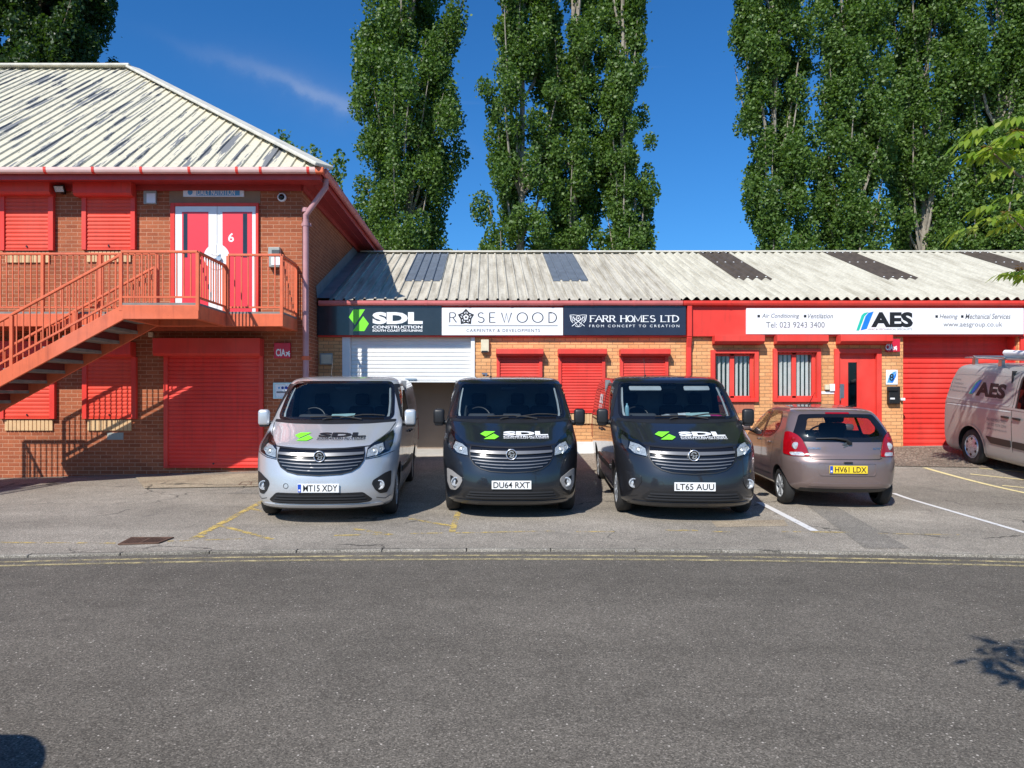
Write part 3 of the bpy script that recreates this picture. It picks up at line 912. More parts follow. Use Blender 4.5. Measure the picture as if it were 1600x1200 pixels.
for s in (-1, 1):
    fl.poly([(hx+s*.004, hz-.25)] + [(hx+s*(.004+.245*math.sin(math.radians(t))), hz-.25*math.cos(math.radians(t))) for t in range(10, 171, 10)] + [(hx+s*.004, hz+.25)])
fl.build('handle_plate', M['white'], door)
mb = MB(); mb.box(hx+.02, hx+.08, LD-.066, LD-.0535, hz-.09, hz+.05); mb.tube([(hx+.05, LD-.066, hz+.02),(hx+.05, LD-.12, hz+.02),(hx-.07, LD-.12, hz+.03)], .012, 8); mb.lathe([(0,0),(0,.045),(.04,.045),(.04,0)], (hx+.06, LD-.066, hz-.04), 'y', 14, sign=-1)
mb.build('door_handle', M['steel'], door)
a = dpoly(LD, [(358, 379), (367, 365)])
fl = Flat(LD-.0535); fl.add(fit_text('6', a[0][0], a[1][0], a[0][1], a[1][1], bold=.02)); fl.build('door_number', M['vinyl_white'], door)
mb = MB(); A = px(265, 313, LD); B = px(407, 286, LD); mb.box(A[0], B[0], LD-.012, LD-.002, A[1]-.06, B[1]); mb.build('lintel', M['lintel'], LB)
# airbrick
A = px(168, 687, LD); B = px(193, 676, LD)
mb = MB(); mb.box(A[0], B[0], LD-.012, LD-.001, A[1], B[1])
for i in range(5):
    for j in range(2): mb.box(A[0]+.02+i*.057, A[0]+.055+i*.057, LD-.018, LD-.0125, A[1]+.02+j*.06, A[1]+.06+j*.06)
mb.build('air_brick', M['grey_box'], LB)

# ------------------------------------------------------------------ single-storey units on the right
IB = empty('industrial_units', (5, 18, .4), 'row of single-storey buff brick units with corrugated roof and red fascia', 'building')
def R(x, y, D=RD): return px(x, y, D)
h7 = (R(545,0)[0], R(738,0)[0], -.3, R(0,526)[1])
h8g = (R(1411,0)[0], R(1591,0)[0], -.3, R(0,524)[1])
h8d = (R(1309,0)[0], R(1371,0)[0], -.3, R(0,552)[1])
hw1 = (R(1117,0)[0], R(1178,0)[0], R(0,622)[1], R(0,552)[1])
hw2 = (R(1213,0)[0], R(1276,0)[0], R(0,622)[1], R(0,548)[1])
mb = MB(); wall_holes(mb, WX+.004, 20, -.3, 3.62, RD, .28, [h7, h8g, h8d, hw1, hw2])
raw(mb, 'front_wall', M['brick_buff'], IB)
mb = MB()
for sgn, X in ((1, 20.0),): mb.add([(X,RD,-.3),(X,25.5,-.3),(X,25.5,3.62),(X,RD,3.62)], [(0,1,2,3)])
mb.add([(WX+.01,25.5,-.3),(20,25.5,-.3),(20,25.5,3.62),(WX+.01,25.5,3.62)], [(0,3,2,1)])
raw(mb, 'rear_wall', M['brick_buff'], IB)
ED = 15.60
ez = px(0, 469, ED)[1]; RDG = ED*1.32; rgz = px(0, 396, RDG)[1]
sl = (rgz-ez)/(RDG-ED); nn = Vector((0, -sl, 1)).normalized()
def roof_pts(cols, t0=0.0, t1=1.0, off=0.0):
    vs = []
    for (x, h) in cols:
        o = nn*(h+off)
        for t in (t0, t1):
            y = ED+(RDG-ED)*t; vs.append((x, y+o.y, ez+sl*(y-ED)+o.z))
    return vs, [(2*i, 2*i+2, 2*i+3, 2*i+1) for i in range(len(cols)-1)]
XB = px(1066, 0, ED)[0]
def cols_ribs(x0, x1, pitch=.217):
    c = []; i = math.floor(x0/pitch)
    while i*pitch < x1:
        x = i*pitch
        for dx, h in ((0,.034),(.012,.040),(.03,.040),(.042,.034),(.048,0),(.13,.004),(.208,0)):
            if x0 <= x+dx <= x1: c.append((x+dx, h))
        i += 1
    return c
def cols_sine(x0, x1, pitch=.212, amp=.036):
    n = int((x1-x0)/pitch*10)
    return [(x0+(x1-x0)*i/n, amp*(1+math.cos(2*math.pi*(x0+(x1-x0)*i/n)/pitch))) for i in range(n+1)]
mb = MB(); mb.add(*roof_pts(cols_ribs(WX+.25, XB))); raw(mb, 'ribbed_roof', M['roof_main'], IB)
mb = MB(); mb.add(*roof_pts(cols_sine(XB+.01, 20.3))); raw(mb, 'corrugated_roof', M['roof_fibre'], IB)
def skylight(x0, x1, t0, t1, mat, sine):
    mb = MB(); mb.add(*roof_pts((cols_sine if sine else cols_ribs)(x0, x1), t0, t1, .012)); return raw(mb, 'rooflight', mat, IB)
skylight(-1.93, -1.05, .335, .985, M['sky_grey'], False)
skylight(1.56, 2.39, .335, .985, M['sky_grey'], False)
for x0 in (5.88, 9.31, 13.1):
    s = skylight(x0, x0+.85, .35, .99, M['sky_brown'], True)
    sc_ = MB()
    for i in range(4):
        for t in (.37, .7, .95):
            o = nn*.075; y = ED+(RDG-ED)*t
            sc_.lathe([(0,.022),(.012,.02),(.018,0)], (x0+.1+i*.212, y+o.y, ez+sl*(y-ED)+o.z-.008), 'z', 8)
    sc_.build('fixings', M['white'], s)
mb = MB(); mb.add([(WX,RDG,rgz),(20.3,RDG,rgz),(20.3,RDG+5.4,ez),(WX,RDG+5.4,ez)], [(0,1,2,3)]); raw(mb, 'rear_roof', M['roof_fibre'], IB)
mb = MB(); mb.tube([(WX+.1, RDG, rgz+.03),(20.3, RDG, rgz+.03)], .055, 10); mb.box(WX+.1, 20.3, RDG-.16, RDG+.16, rgz+.015, rgz+.045)
mb.build('ridge_cap', M['ridge'], IB)
# gable triangle at the far end
mb = MB()
mb.add([(20.0,RD,3.6),(20.0,25.5,3.6),(20.0,RDG,rgz-.03)], [(0,1,2)]); raw(mb, 'gable', M['brick_buff'], IB)
# lead flashing and valley where the roof meets the taller building
mb = MB()
def rp(x, t, o): 
    y = ED+(RDG-ED)*t; return (x, y+nn.y*o, ez+sl*(y-ED)+nn.z*o)
mb.add([rp(WX+.012,0,.30),rp(WX+.012,1,.30),rp(WX+.016,0,.05),rp(WX+.016,1,.05),rp(WX+.30,0,.045),rp(WX+.30,1,.045)], [(0,1,3,2),(2,3,5,4)])
raw(mb, 'flashing', M['lead'], IB)
# fascia, gutters, signs' backing
fx1 = R(1072,0)[0]
mb = MB(); mb.box(WX+.02, fx1-.03, RD-.10, RD-.003, R(0,527)[1], ez-.05); mb.box(fx1, 20, RD-.095, RD-.003, R(0,526)[1], ez-.05)
mb.build('fascia', M['red'], IB, bevel=.004)
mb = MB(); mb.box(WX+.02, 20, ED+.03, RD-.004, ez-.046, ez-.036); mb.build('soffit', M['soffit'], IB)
gutter(IB, WX+.05, XB, 'x', M['red_pale'], [px(x,0,ED)[0] for x in (533,600,666,732,798,862,925,991,1057)], M['red_pale'], (ED+.0, ez-.065))
gutter(IB, XB+.02, 20.2, 'x', M['red'], [XB+2.1*i+1 for i in range(7)], M['red'], (ED+.005, ez-.065))
mb = MB(); dx = R(1074.5,0)[0]
mb.bar((dx, ED+.02, ez-.1), (dx, ED+.02, R(0,527)[1]), .10, .08); mb.bar((dx, ED+.02, R(0,527)[1]), (dx, RD-.07, R(0,543)[1]), .10, .08); mb.bar((dx, RD-.07, R(0,541)[1]), (dx, RD-.07, .45), .10, .08)
mb.build('downpipe', M['red'], IB, bevel=.012)
# unit 7 roller door, half open
mb = curtain(h7[0]+.02, h7[1]-.02, R(0,595)[1], h7[3]-.002, RD+.10, .085)
rd = mb.build('roller_door', M['white_slat'], IB)
for (a, b) in ((R(535,0)[0], h7[0]+.03), (h7[1]-.03, R(742,0)[0])):
    r = MB(); r.box(a, b, RD-.03, RD+.09, .28, h7[3]+.01); r.build('guide_rail', M['white'], rd, bevel=.006)
mb = MB(); mb.box(R(632,0)[0], R(650,0)[0], RD+.075, RD+.098, R(0,594)[1], R(0,591)[1]); mb.build('door_handle', M['steel'], rd)
mb = MB(); mb.box(h7[0]-1, h7[1]+.6, RD+1.5, RD+1.54, .2, 3.3); mb.box(h7[0]-1, h7[0]-.96, RD+.29, RD+1.5, .2, 3.3); mb.box(h7[1]+.56, h7[1]+.6, RD+.29, RD+1.5, .2, 3.3); mb.box(h7[0]-1, h7[1]+.6, RD+.29, RD+1.54, 3.3, 3.34)
mb.build('inner_partition', M['brown'], IB)
mb = MB(); mb.box(h7[0], h7[1], RD-.10, RD+1.5, .2, R(0,709)[1]); mb.build('threshold', M['concrete'], IB)
# unit 7 window shutters
for (a, b) in ((775,848),(871,946),(967,1044)):
    shutter(IB, RD, a+5, b-5, 557, 643, 546, 557, a, b, sill=True, railw=.055, boxd=.23, proud=.05, slat=.06)
# white plinth
mb = MB(); mb.box(R(742,0)[0]+.02, R(1066,0)[0], RD-.025, RD-.002, .3, R(0,690)[1]); mb.build('plinth', M['white'], IB)
# unit 8 windows
def window(x0, x1, y0, y1, bx0, bx1, by0, by1, blinds):
    A = R(x0, y1); B = R(x1, y0)
    w = .085
    fr = MB()
    for (a, b, c, d) in ((A[0], A[0]+w, A[1], B[1]), (B[0]-w, B[0], A[1], B[1]), (A[0]+w, B[0]-w, A[1], A[1]+w), (A[0]+w, B[0]-w, B[1]-w*.9, B[1])):
        fr.box(a, b, RD-.07, RD+.03, c, d)
    o = fr.build('window', M['red'], IB, bevel=.006)
    xm = A[0]+(B[0]-A[0])*.47
    inr = MB()
    iw = .05
    for (a, b, c, d) in ((A[0]+w, A[0]+w+iw, A[1]+w, B[1]-w), (B[0]-w-iw-.02, B[0]-w, A[1]+w, B[1]-w), (xm-.045, xm+.045, A[1]+w, B[1]-w), (A[0]+w+iw, B[0]-w-iw, A[1]+w, A[1]+w+.045), (A[0]+w+iw, B[0]-w-iw, B[1]-w-.04, B[1]-w)):
        inr.box(a, b, RD+.035, RD+.09, c, d)
    inr.build('casement', M['red'], o, bevel=.004)
    g = MB(); g.box(A[0]+w, B[0]-w, RD+.062, RD+.068, A[1]+w, B[1]-w); g.build('pane', M['glass_clear'], o)
    bl = MB(); n = 9; rr = random.Random(int(x0))
    for i in range(n):
        x = A[0]+w+(B[0]-A[0]-2*w)*(i+.5)/n
        an = math.radians(blinds+rr.uniform(-6, 6))
        dx, dy = .029*math.cos(an), .029*math.sin(an)
        bl.add([(x-dx,RD+.125-dy,A[1]+.06),(x+dx,RD+.125+dy,A[1]+.06),(x+dx,RD+.125+dy,B[1]-.05),(x-dx,RD+.125-dy,B[1]-.05)], [(0,1,2,3)])
    bl.build('blind', M['blind'], o)
    X0, Z1 = R(bx0, by0); X1, Z0 = R(bx1, by1)
    b = MB(); prof = [(RD-.06, Z1), (RD-.27, Z1), (RD-.27, Z0+.05), (RD-.22, Z0), (RD-.06, Z0)]
    vs = [(X0, p[0], p[1]) for p in prof]+[(X1, p[0], p[1]) for p in prof]; n = 5
    b.add(vs, [tuple(range(n)), tuple(range(2*n-1, n-1, -1))]+[(i, i+n, (i+1) % n+n, (i+1) % n) for i in range(n)])
    b.box(X0+.02, X1-.02, RD-.055, RD-.004, Z0-.02, Z1)
    b.build('shutter_box', M['red'], o, bevel=.006)
    s = MB(); bw = .0785; k = int((B[0]-A[0])/bw)
    for i in range(k): s.box(A[0]+i*bw, A[0]+i*bw+.068, RD-.012, RD-.002, A[1]-.235, A[1]-.01)
    s.box(A[0], A[0]+k*bw-.012, RD-.007, RD-.003, A[1]-.234, A[1]-.011)
    s.build('brick_sill', M['soldier_red'], o)
    return o
window(1110, 1184, 547, 628, 1111, 1188, 525, 538, -48)
window(1207, 1281, 545, 628, 1207, 1286, 525, 538, -22)
mb = MB(); mb.box(R(1100,0)[0], R(1400,0)[0], RD+1.6, RD+1.65, .2, 3.4); mb.box(R(1100,0)[0], R(1405,0)[0], RD+.3, RD+1.6, 3.35, 3.4)
mb.build('inner_partition', M['dark'], IB)
# unit 8 door
A = R(1303, 700); B = R(1376, 545)
fr = MB()
for (a, b, c, d) in ((A[0], A[0]+.10, .3, B[1]), (B[0]-.10, B[0], .3, B[1]), (A[0]+.10, B[0]-.10, B[1]-.10, B[1])): fr.box(a, b, RD-.05, RD+.03, c, d)
door = fr.build('entrance_door', M['red'], IB, bevel=.006)
lf = MB(); lx0, lx1 = R(1310,0)[0], R(1370,0)[0]
vx0, vx1 = R(1327,0)[0], R(1341,0)[0]; vz0, vz1 = R(0,636)[1], R(0,566)[1]
wall_holes(lf, lx0, lx1, .3, B[1]-.09, RD+.05, .05, [(vx0, vx1, vz0, vz1)]); raw(lf, 'door_leaf', M['red_slat'], door)
mb = MB(); mb.box(vx0, vx1, RD+.07, RD+.076, vz0, vz1); mb.build('vision_panel', M['glass_dark'], door)
mb = MB(); mb.box(R(1314,0)[0], R(1320.5,0)[0], RD+.044, RD+.049, R(0,622)[1], R(0,600)[1])
hx = R(1312.5,0)[0]; mb.tube([(hx, RD+.05, R(0,607)[1]),(hx, RD-.01, R(0,607)[1]),(hx, RD-.01, R(0,625)[1]),(hx, RD+.05, R(0,625)[1])], .013, 8); mb.build('door_handle', M['steel'], door)
b = MB(); X0, Z1 = R(1304, 525); X1, Z0 = R(1384, 538)
prof = [(RD-.06, Z1), (RD-.29, Z1), (RD-.29, Z0+.05), (RD-.24, Z0), (RD-.06, Z0)]; n = 5
vs = [(X0, p[0], p[1]) for p in prof]+[(X1, p[0], p[1]) for p in prof]
b.add(vs, [tuple(range(n)), tuple(range(2*n-1, n-1, -1))]+[(i, i+n, (i+1) % n+n, (i+1) % n) for i in range(n)])
b.box(X0+.02, X1-.02, RD-.055, RD-.004, Z0-.02, Z1)
b.build('shutter_box', M['red'], door, bevel=.006)
# unit 8 garage shutter, set back in its opening
gs = curtain(h8g[0]+.01, h8g[1]-.01, R(0,698)[1]+.03, h8g[3]-.05, RD+.30, .112, .02).build('garage_shutter', M['red_slat'], IB)
for (a, b) in ((h8g[0]+.002, h8g[0]+.03), (h8g[1]-.03, h8g[1]-.002)):
    r = MB(); r.box(a, b, RD+.08, RD+.34, .3, h8g[3]-.01); r.build('guide_rail', M['red'], gs)
mb = MB(); mb.box(h8g[0]+.03, h8g[1]-.03, RD+.305, RD+.37, h8g[3]-.3, h8g[3]-.002); mb.build('shutter_box', M['red'], gs)
mb = MB(); mb.box(h8g[0], h8g[1], RD+.02, RD+.36, .2, R(0,699)[1]+.005); mb.build('threshold', M['concrete'], gs)
mb = MB(); mb.box(h8g[1]+.02, h8g[1]+.25, RD-.05, RD-.003, .3, R(0,526)[1]-.004); mb.build('red_pier', M['red'], IB)
# ------------------------------------------------------------------ outside staircase
D1, D2 = F/95.7, F/86.4                       # front and back of the stair flight
ST = empty('external_staircase', (-6, 13.3, .1), 'orange-red steel outside staircase with landing and railings up to the upper door', 'staircase')
fz = px(0, 473, D1)[1]
X_l, X_r = px(190, 0, D1)[0], px(310, 0, D1)[0]
X_end = px(442, 0, D2)[0]
RS = M['red_stair']
def railing(p, q, z_rail0, z_rail1, z_low0, z_low1, posts=(0, 1), post_drop=.25, step=.108, skip_low=False):
    """handrail from p to q (x, y); heights at both ends; posts at fractions; balusters between"""
    P = Vector((p[0], p[1], 0)); Q = Vector((q[0], q[1], 0)); d = Q-P; L = d.length
    def at(t, z0, z1): return (P.x+d.x*t, P.y+d.y*t, z0+(z1-z0)*t)
    mb = MB(); mb.bar(at(0, z_rail0, z_rail1), at(1, z_rail0, z_rail1), .05, .042)
    rail = mb.build('handrail', RS, ST, bevel=.008)
    if not skip_low:
        mb = MB(); mb.bar(at(.002, z_low0, z_low1), at(.998, z_low0, z_low1), .038, .03); mb.build('lower_rail', RS, rail)
    for t in posts:
        mb = MB(); a = at(t, z_low0, z_low1); b = at(t, z_rail0, z_rail1)
        mb.box(a[0]-.026, a[0]+.026, a[1]-.026, a[1]+.026, a[2]-post_drop, b[2]-.018); mb.build('post', RS, rail)
    n = int(L/step); mb = MB()
    for i in range(1, n):
        t = i/n
        if min(abs(t-k)*L for k in posts) < .05: continue
        a = at(t, z_low0, z_low1); b = at(t, z_rail0, z_rail1)
        m = MB(); m.box(a[0]-.0085, a[0]+.0085, a[1]-.0085, a[1]+.0085, a[2]+.012, b[2]-.018)
        if abs(a[0]) < 8.4 and BAL[0] < 99: m.build('baluster', RS, rail); BAL[0] += 1
        else: mb.add(m.v, m.f)
    if mb.v: tag(mb.build('balusters', RS, rail), kind='stuff')
    return rail
BAL = [0]
# landing platform and walkway along the wall
def platform(x0, x1, y0, y1, name='platform'):
    mb = MB(); mb.box(x0+.006, x1-.006, y0+.006, y1-.006, fz-.035, fz)
    pf = mb.build(name, M['tread'], ST)
    bm_ = MB()
    bm_.box(x0, x1, y0, y0+.09, fz-.265, fz-.036); bm_.box(x0, x1, y1-.09, y1, fz-.265, fz-.036)
    bm_.box(x0, x0+.09, y0+.091, y1-.091, fz-.265, fz-.036); bm_.box(x1-.09, x1, y0+.091, y1-.091, fz-.265, fz-.036)
    x = x0+.8
    while x < x1-.5: bm_.box(x, x+.06, y0+.091, y1-.091, fz-.2, fz-.036); x += .8
    bm_.build('edge_beam', RS, pf, bevel=.006)
    return pf
platform(X_l, X_r, D1, D2-.004, 'landing')
platform(-13.5, X_end, D2+.002, LD-.015, 'walkway')
rz0, rl0 = px(0, 393, D1)[1], px(0, 464, D1)[1]
railing((X_l-.02, D1+.025), (X_r-.02, D1+.025), rz0, rz0, rl0, rl0, post_drop=.22)
railing((X_r-.025, D1+.05), (X_r-.025, D2-.0), rz0-.002, rz0-.002, rl0-.002, rl0-.002, posts=(1,), post_drop=.30)
wz0, wl0 = px(0, 398, D2)[1], px(0, 480, D2)[1]
railing((X_r+.02, D2+.03), (X_end-.03, D2+.03), wz0, wz0, wl0, wl0, posts=(0, 1))
railing((X_end-.03, D2+.06), (X_end-.03, LD-.03), wz0-.002, wz0-.002, wl0-.002, wl0-.002, posts=(1,))
railing((-13.4, D2+.03), (X_l, D2+.03), wz0+.02, wz0+.02, wl0, wl0, posts=(0, .2, .4, .6, .72, .86, 1))
# main flight
X_b, tg = -8.88, .548
zb = fz - tg*(X_l-X_b)
def sz_(x): return fz - tg*(X_l-x)
for y in (D1+.03, D2-.06):
    mb = MB(); mb.bar((X_l+.02, y, sz_(X_l)-.15), (X_b, y, sz_(X_b)-.15), .05, .22); mb.build('stringer', RS, ST, bevel=.005)
nst = 9; dxs = (X_l-X_b)/nst
mb = None
for i in range(nst):
    xa = X_l - dxs*(i+1); zt = fz - tg*dxs*(i+1)
    mb = MB(); mb.box(xa-.03, xa+dxs+.02, D1+.06, D2-.09, zt-.055, zt); mb.build('tread', M['tread'], ST, bevel=.006)
    mb = MB(); mb.box(xa+dxs-.004, xa+dxs+.004, D1+.06, D2-.09, zt+.001, zt+tg*dxs-.056); mb.build('sun_block_plate', M['sun_block_plate'], ST)  # added plate that stops sun passing between the treads
railing((X_l, D1+.03), (X_b, D1+.03), sz_(X_l)+.80, sz_(X_b)+.80, sz_(X_l)+.10, sz_(X_b)+.10, posts=(.62, 1), post_drop=.35)
railing((X_l, D2-.06), (X_b, D2-.06), sz_(X_l)+.80, sz_(X_b)+.80, sz_(X_l)+.10, sz_(X_b)+.10, posts=(0, .5, 1), post_drop=.2)
# lower quarter landing and last flight towards the road
lx0, lx1, lz = -10.06, -8.80, 1.74
LD2 = 12.62
mb = MB(); mb.box(lx0, lx1-.09, LD2-1.3, LD2, lz-.2, lz); mb.build('lower_landing', RS, ST)
railing((lx0+.03, LD2-.03), (lx1-.03, LD2-.03), lz+.95, lz+.95, lz+.12, lz+.12, posts=(0, 1), post_drop=.1)
railing((lx0+.03, LD2-1.3), (lx0+.03, LD2-.03), lz+.95, lz+.95, lz+.12, lz+.12, posts=(0,), post_drop=.1)
for (x, y) in ((lx0+.06, LD2-.12), (lx0+.9, LD2-.12), (lx0+.06, LD2-1.2), (lx0+.9, LD2-1.2)):
    mb = MB(); mb.box(x-.05, x+.05, y-.05, y+.05, -.05, lz-.2); mb.build('leg', RS, ST)
for i in range(7):
    y = LD2-1.3-.28*(i+1); z = lz-(lz-.05)*(i+1)/8
    mb = MB(); mb.box(lx0+.06, lx1-.06, y, y+.3, z-.05, z); mb.build('tread', M['tread'], ST)
for x in (lx0+.03, lx1-.03):
    mb = MB(); mb.bar((x, LD2-1.3, lz-.12), (x, LD2-3.5, .12), .05, .22); mb.build('stringer', RS, ST)
    railing((x, LD2-1.3), (x, LD2-3.4), lz+.92, .98, lz+.12, .2, posts=(0, 1), post_drop=.1)

# ------------------------------------------------------------------ signs and small fittings
def panel_sign(name, label, cat, D, x0, y0, x1, y1, mat, th=.05, back=None, group=None, bevel=.004):
    A = px(x0, y1, D); B = px(x1, y0, D)
    r = empty(name, ((A[0]+B[0])/2, D, A[1]), label, cat, group)
    mb = MB(); mb.box(A[0], B[0], D-th, D-.002, A[1], B[1]); mb.build('panel', mat, r, bevel=bevel)
    return r, D-th-.002
FS = RD-.100                                  # face of the fascia board
def BX(D): return lambda x0, x1, y0, y1: (px(x0,0,D)[0], px(x1,0,D)[0], px(0,y1,D)[1], px(0,y0,D)[1])
g = 'shop signs along the fascia of the single-storey units'
# SDL
r, y = panel_sign('shop_sign', 'charcoal shop sign with lime green emblem reading SDL Construction, above the white roller door', 'sign', FS, 496, 477, 690, 524, M['slate'], .04, group=g)
q = BX(y); S = 200/1600
def z2(x, yy): return px(495+x*S, 472+yy*S, y)
fl = Flat(y)
fl.poly([z2(*p) for p in ((400,188),(458,92),(602,92),(476,284))][::-1]); fl.poly([z2(*p) for p in ((580,176),(650,270),(594,362),(452,362))][::-1])
fl.build('logo', M['green'], r)
fl = Flat(y)
fl.add(fit_text('SDL', *q(582, 660.5, 487.5, 506.5), bold=.055))
fl.add(fit_text('CONSTRUCTION', *q(581.5, 660, 508.7, 513.3), bold=.03))
fl.add(fit_text('SOUTH COAST DRYLINING', *q(582, 660, 514.8, 518.2), bold=.03))
fl.build('lettering', M['vinyl_white'], r)
# Rosewood
r, y = panel_sign('shop_sign', 'white shop sign reading Rosewood Carpentry & Developments with a rose for its first O', 'sign', FS, 690.5, 481, 879.5, 524, M['sign_white'], .04, group=g)
q = BX(y); S = 390/1600
def z3(x, yy): return px(690+x*S, 472+yy*S, y)
GL = {'R': [[(0,0),(0,1)], [(0,1),(.25,1)]+arc(.3,.76,.22,.24,90,-90)+[(0,.52)], [(.27,.52),(.6,0)]],
      'S': [arc(.27,.76,.23,.24,35,250,12)[:]+arc(.27,.25,.26,.26,75,-150,14)],
      'E': [[(0,0),(0,1)], [(0,1),(.5,1)], [(0,.52),(.42,.52)], [(0,0),(.52,0)]],
      'W': [[(0,1),(.3,0),(.52,.95),(.74,0),(1.05,1)]],
      'O': [arc(.45,.5,.46,.5,0,360,28)],
      'D': [[(0,0),(0,1),(.25,1)]+arc(.25,.5,.48,.5,90,-90,16)+[(0,0)]],
      'F': [[(0,0),(0,1)], [(0,1),(.52,1)], [(0,.52),(.42,.52)]],
      'A': [[(-.05,0),(.38,1),(.81,0)], [(.12,.36),(.64,.36)]],
      'H': [[(0,0),(0,1)], [(.65,0),(.65,1)], [(0,.52),(.65,.52)]],
      'M': [[(0,0),(.04,1),(.42,.12),(.80,1),(.84,0)]],
      'L': [[(0,1),(0,0)], [(0,0),(.52,0)]], 'T': [[(.33,0),(.33,1)], [(0,1),(.66,1)]]}
def stroke_text(fl, items, fz_, h, w, thin, serif=0):
    """items: (letter, pixel x left, pixel width, x scale) drawn with strokes"""
    for (ch, X0, X1, Zb) in items:
        for st in GL[ch]:
            ww = max(p[0] for s_ in GL[ch] for p in s_)
            pts = [(X0+p[0]/ww*(X1-X0), Zb+p[1]*h) for p in st]
            cl = len(pts) > 2 and (Vector(pts[0])-Vector(pts[-1])).length < 1e-4
            fl.add(ribbon(pts[:-1] if cl else pts, w, cl, thin))
        if serif:
            for st in GL[ch]:
                if len(st) <= 5:
                    for p in (st[0], st[-1]):
                        if p[1] in (0, 1):
                            cx_ = X0+p[0]/ww*(X1-X0); cz = Zb+p[1]*h
                            fl.add(([(cx_-serif, cz-thin/2), (cx_+serif, cz-thin/2), (cx_+serif, cz+thin/2), (cx_-serif, cz+thin/2)], [(0,1,2,3)]))
fl = Flat(y)
items = []
for ch, a, b in (('R',52,95),('S',232,272),('E',308,345),('W',384,448),('O',485,550),('O',583,650),('D',688,736)):
    A = z3(a, 130); B = z3(b, 130); items.append((ch, A[0], B[0], A[1]))
hh = z3(0, 68)[1]-z3(0, 130)[1]
stroke_text(fl, items, None, hh, .021, .014)
A = z3(44, 153); B = z3(744, 151); fl.poly([(A[0],A[1]),(B[0],A[1]),(B[0],B[1]+.004),(A[0],B[1]+.004)])
fl.add(fit_text('CARPENTRY & DEVELOPMENTS', *q(690+160*S, 690+630*S, 472+172*S, 472+192*S), spacing=1.25))
c = Vector(z3(156, 97)); rr_ = .135
star = []
for i in range(10):
    a = math.radians(90+36*i); rad = rr_*1.18 if i % 2 == 0 else rr_*.80
    star.append((c.x+rad*math.cos(a), c.y+rad*math.sin(a)))
fl.add(ribbon(star, .03, True))
fl.add(ribbon([(c.x+rr_*.58*math.cos(math.radians(90+72*i)), c.y+rr_*.58*math.sin(math.radians(90+72*i))) for i in range(5)], .024, True))
for i in range(5):
    a = math.radians(90+72*i); fl.add(ribbon([(c.x+rr_*.62*math.cos(a), c.y+rr_*.62*math.sin(a)), (c.x+rr_*1.1*math.cos(a), c.y+rr_*1.1*math.sin(a))], .02))
    a = math.radians(126+72*i); fl.add(ribbon([(c.x+rr_*.5*math.cos(a), c.y+rr_*.5*math.sin(a)), (c.x+rr_*.85*math.cos(a), c.y+rr_*.85*math.sin(a))], .035))
fl.poly(arc(c.x, c.y, .022, .022, 0, 350, 10))
fl.build('lettering', M['ink'], r)
# Farr Homes
r, y = panel_sign('shop_sign', 'navy shop sign with white crest reading Farr Homes Ltd, From Concept to Creation', 'sign', FS, 880.5, 478, 1071, 524, M['navy'], .04, group=g)
q = BX(y); fl = Flat(y); items = []
for ch, a, b in (('F',955,985),('A',990,1030),('R',1036,1068),('R',1080,1112),('H',1150,1184),('O',1192,1228),('M',1236,1282),('E',1294,1322),('S',1338,1368),('L',1408,1434),('T',1438,1472),('D',1482,1518)):
    A = z3(a, 126); B = z3(b, 126); items.append((ch, A[0], B[0], A[1]))
hh = z3(0, 87)[1]-z3(0, 126)[1]
stroke_text(fl, items, None, hh, .026, .012, serif=.022)
fl.add(fit_text('FROM CONCEPT TO CREATION', *q(690+946*S, 690+1524*S, 472+145*S, 472+161*S), spacing=1.5))
c = Vector(z3(876, 118)); k = S*RD/F
def cr(pts): return [(c.x+p[0]*k, c.y+p[1]*k) for p in pts]
fl.add(ribbon(cr([(-30,28),(-22,-8),(0,-40),(22,-8),(30,28)]), .010)); fl.add(ribbon(cr([(-40,-36),(34,20)]), .014)); fl.add(ribbon(cr([(40,-36),(-34,20)]), .014))
fl.add(ribbon(cr([(-52,32),(-46,0),(-34,-14)]), .016)); fl.add(ribbon(cr([(52,32),(46,0),(34,-14)]), .016)); fl.add(ribbon(cr([(-42,30),(-38,4),(-28,-4)]), .012)); fl.add(ribbon(cr([(42,30),(38,4),(28,-4)]), .012))
fl.add(ribbon(cr(arc(0,14,13,16,0,360,14))[:-1], .012, True)); fl.add(ribbon(cr([(-54,34),(-30,36),(0,32),(30,36),(54,34)]), .010)); fl.add(ribbon(cr(arc(0,-30,20,10,180,360,8)), .010)); fl.poly(cr(arc(0,14,4,6,0,350,8)))
fl.build('lettering', M['vinyl_white'], r)
# AES
r, y = panel_sign('shop_sign', 'long white shop sign reading AES with green and blue emblem and phone number', 'sign', FS+.005, 1165, 482, 1597, 522.5, M['sign_white'], .05, group=g)
q = BX(y); S4 = 280/1600
def z4(x, yy): return px(1320+x*S4, 475+yy*S4, y)
fl = Flat(y); fl.add(fit_text('AES', *q(1361, 1426.5, 487.5, 511.5), bold=.05)); 
for (x, yy) in ((1185.5,494),(1258,494),(1463.5,494.5),(1503.5,494.5)):
    A = px(x-2, yy+2, y); B = px(x+2, yy-2, y); fl.poly([(A[0],A[1]),(B[0],A[1]),(B[0],B[1]),(A[0],B[1])])
fl.build('lettering', M['ink'], r)
fl = Flat(y)
fl.add(fit_text('Air Conditioning', *q(1190.5, 1249, 490, 498.5), shear=.25, bold=.006)); fl.add(fit_text('Ventilation', *q(1262, 1301.5, 490, 497.5), shear=.25, bold=.006))
fl.add(fit_text('Tel: 023 9243 3400', *q(1197, 1288.5, 503, 512)))
fl.add(fit_text('Heating', *q(1468, 1496.5, 491, 499.5), shear=.25, bold=.006)); fl.add(fit_text('Mechanical Services', *q(1508, 1579, 490, 498.5), shear=.25, bold=.006))
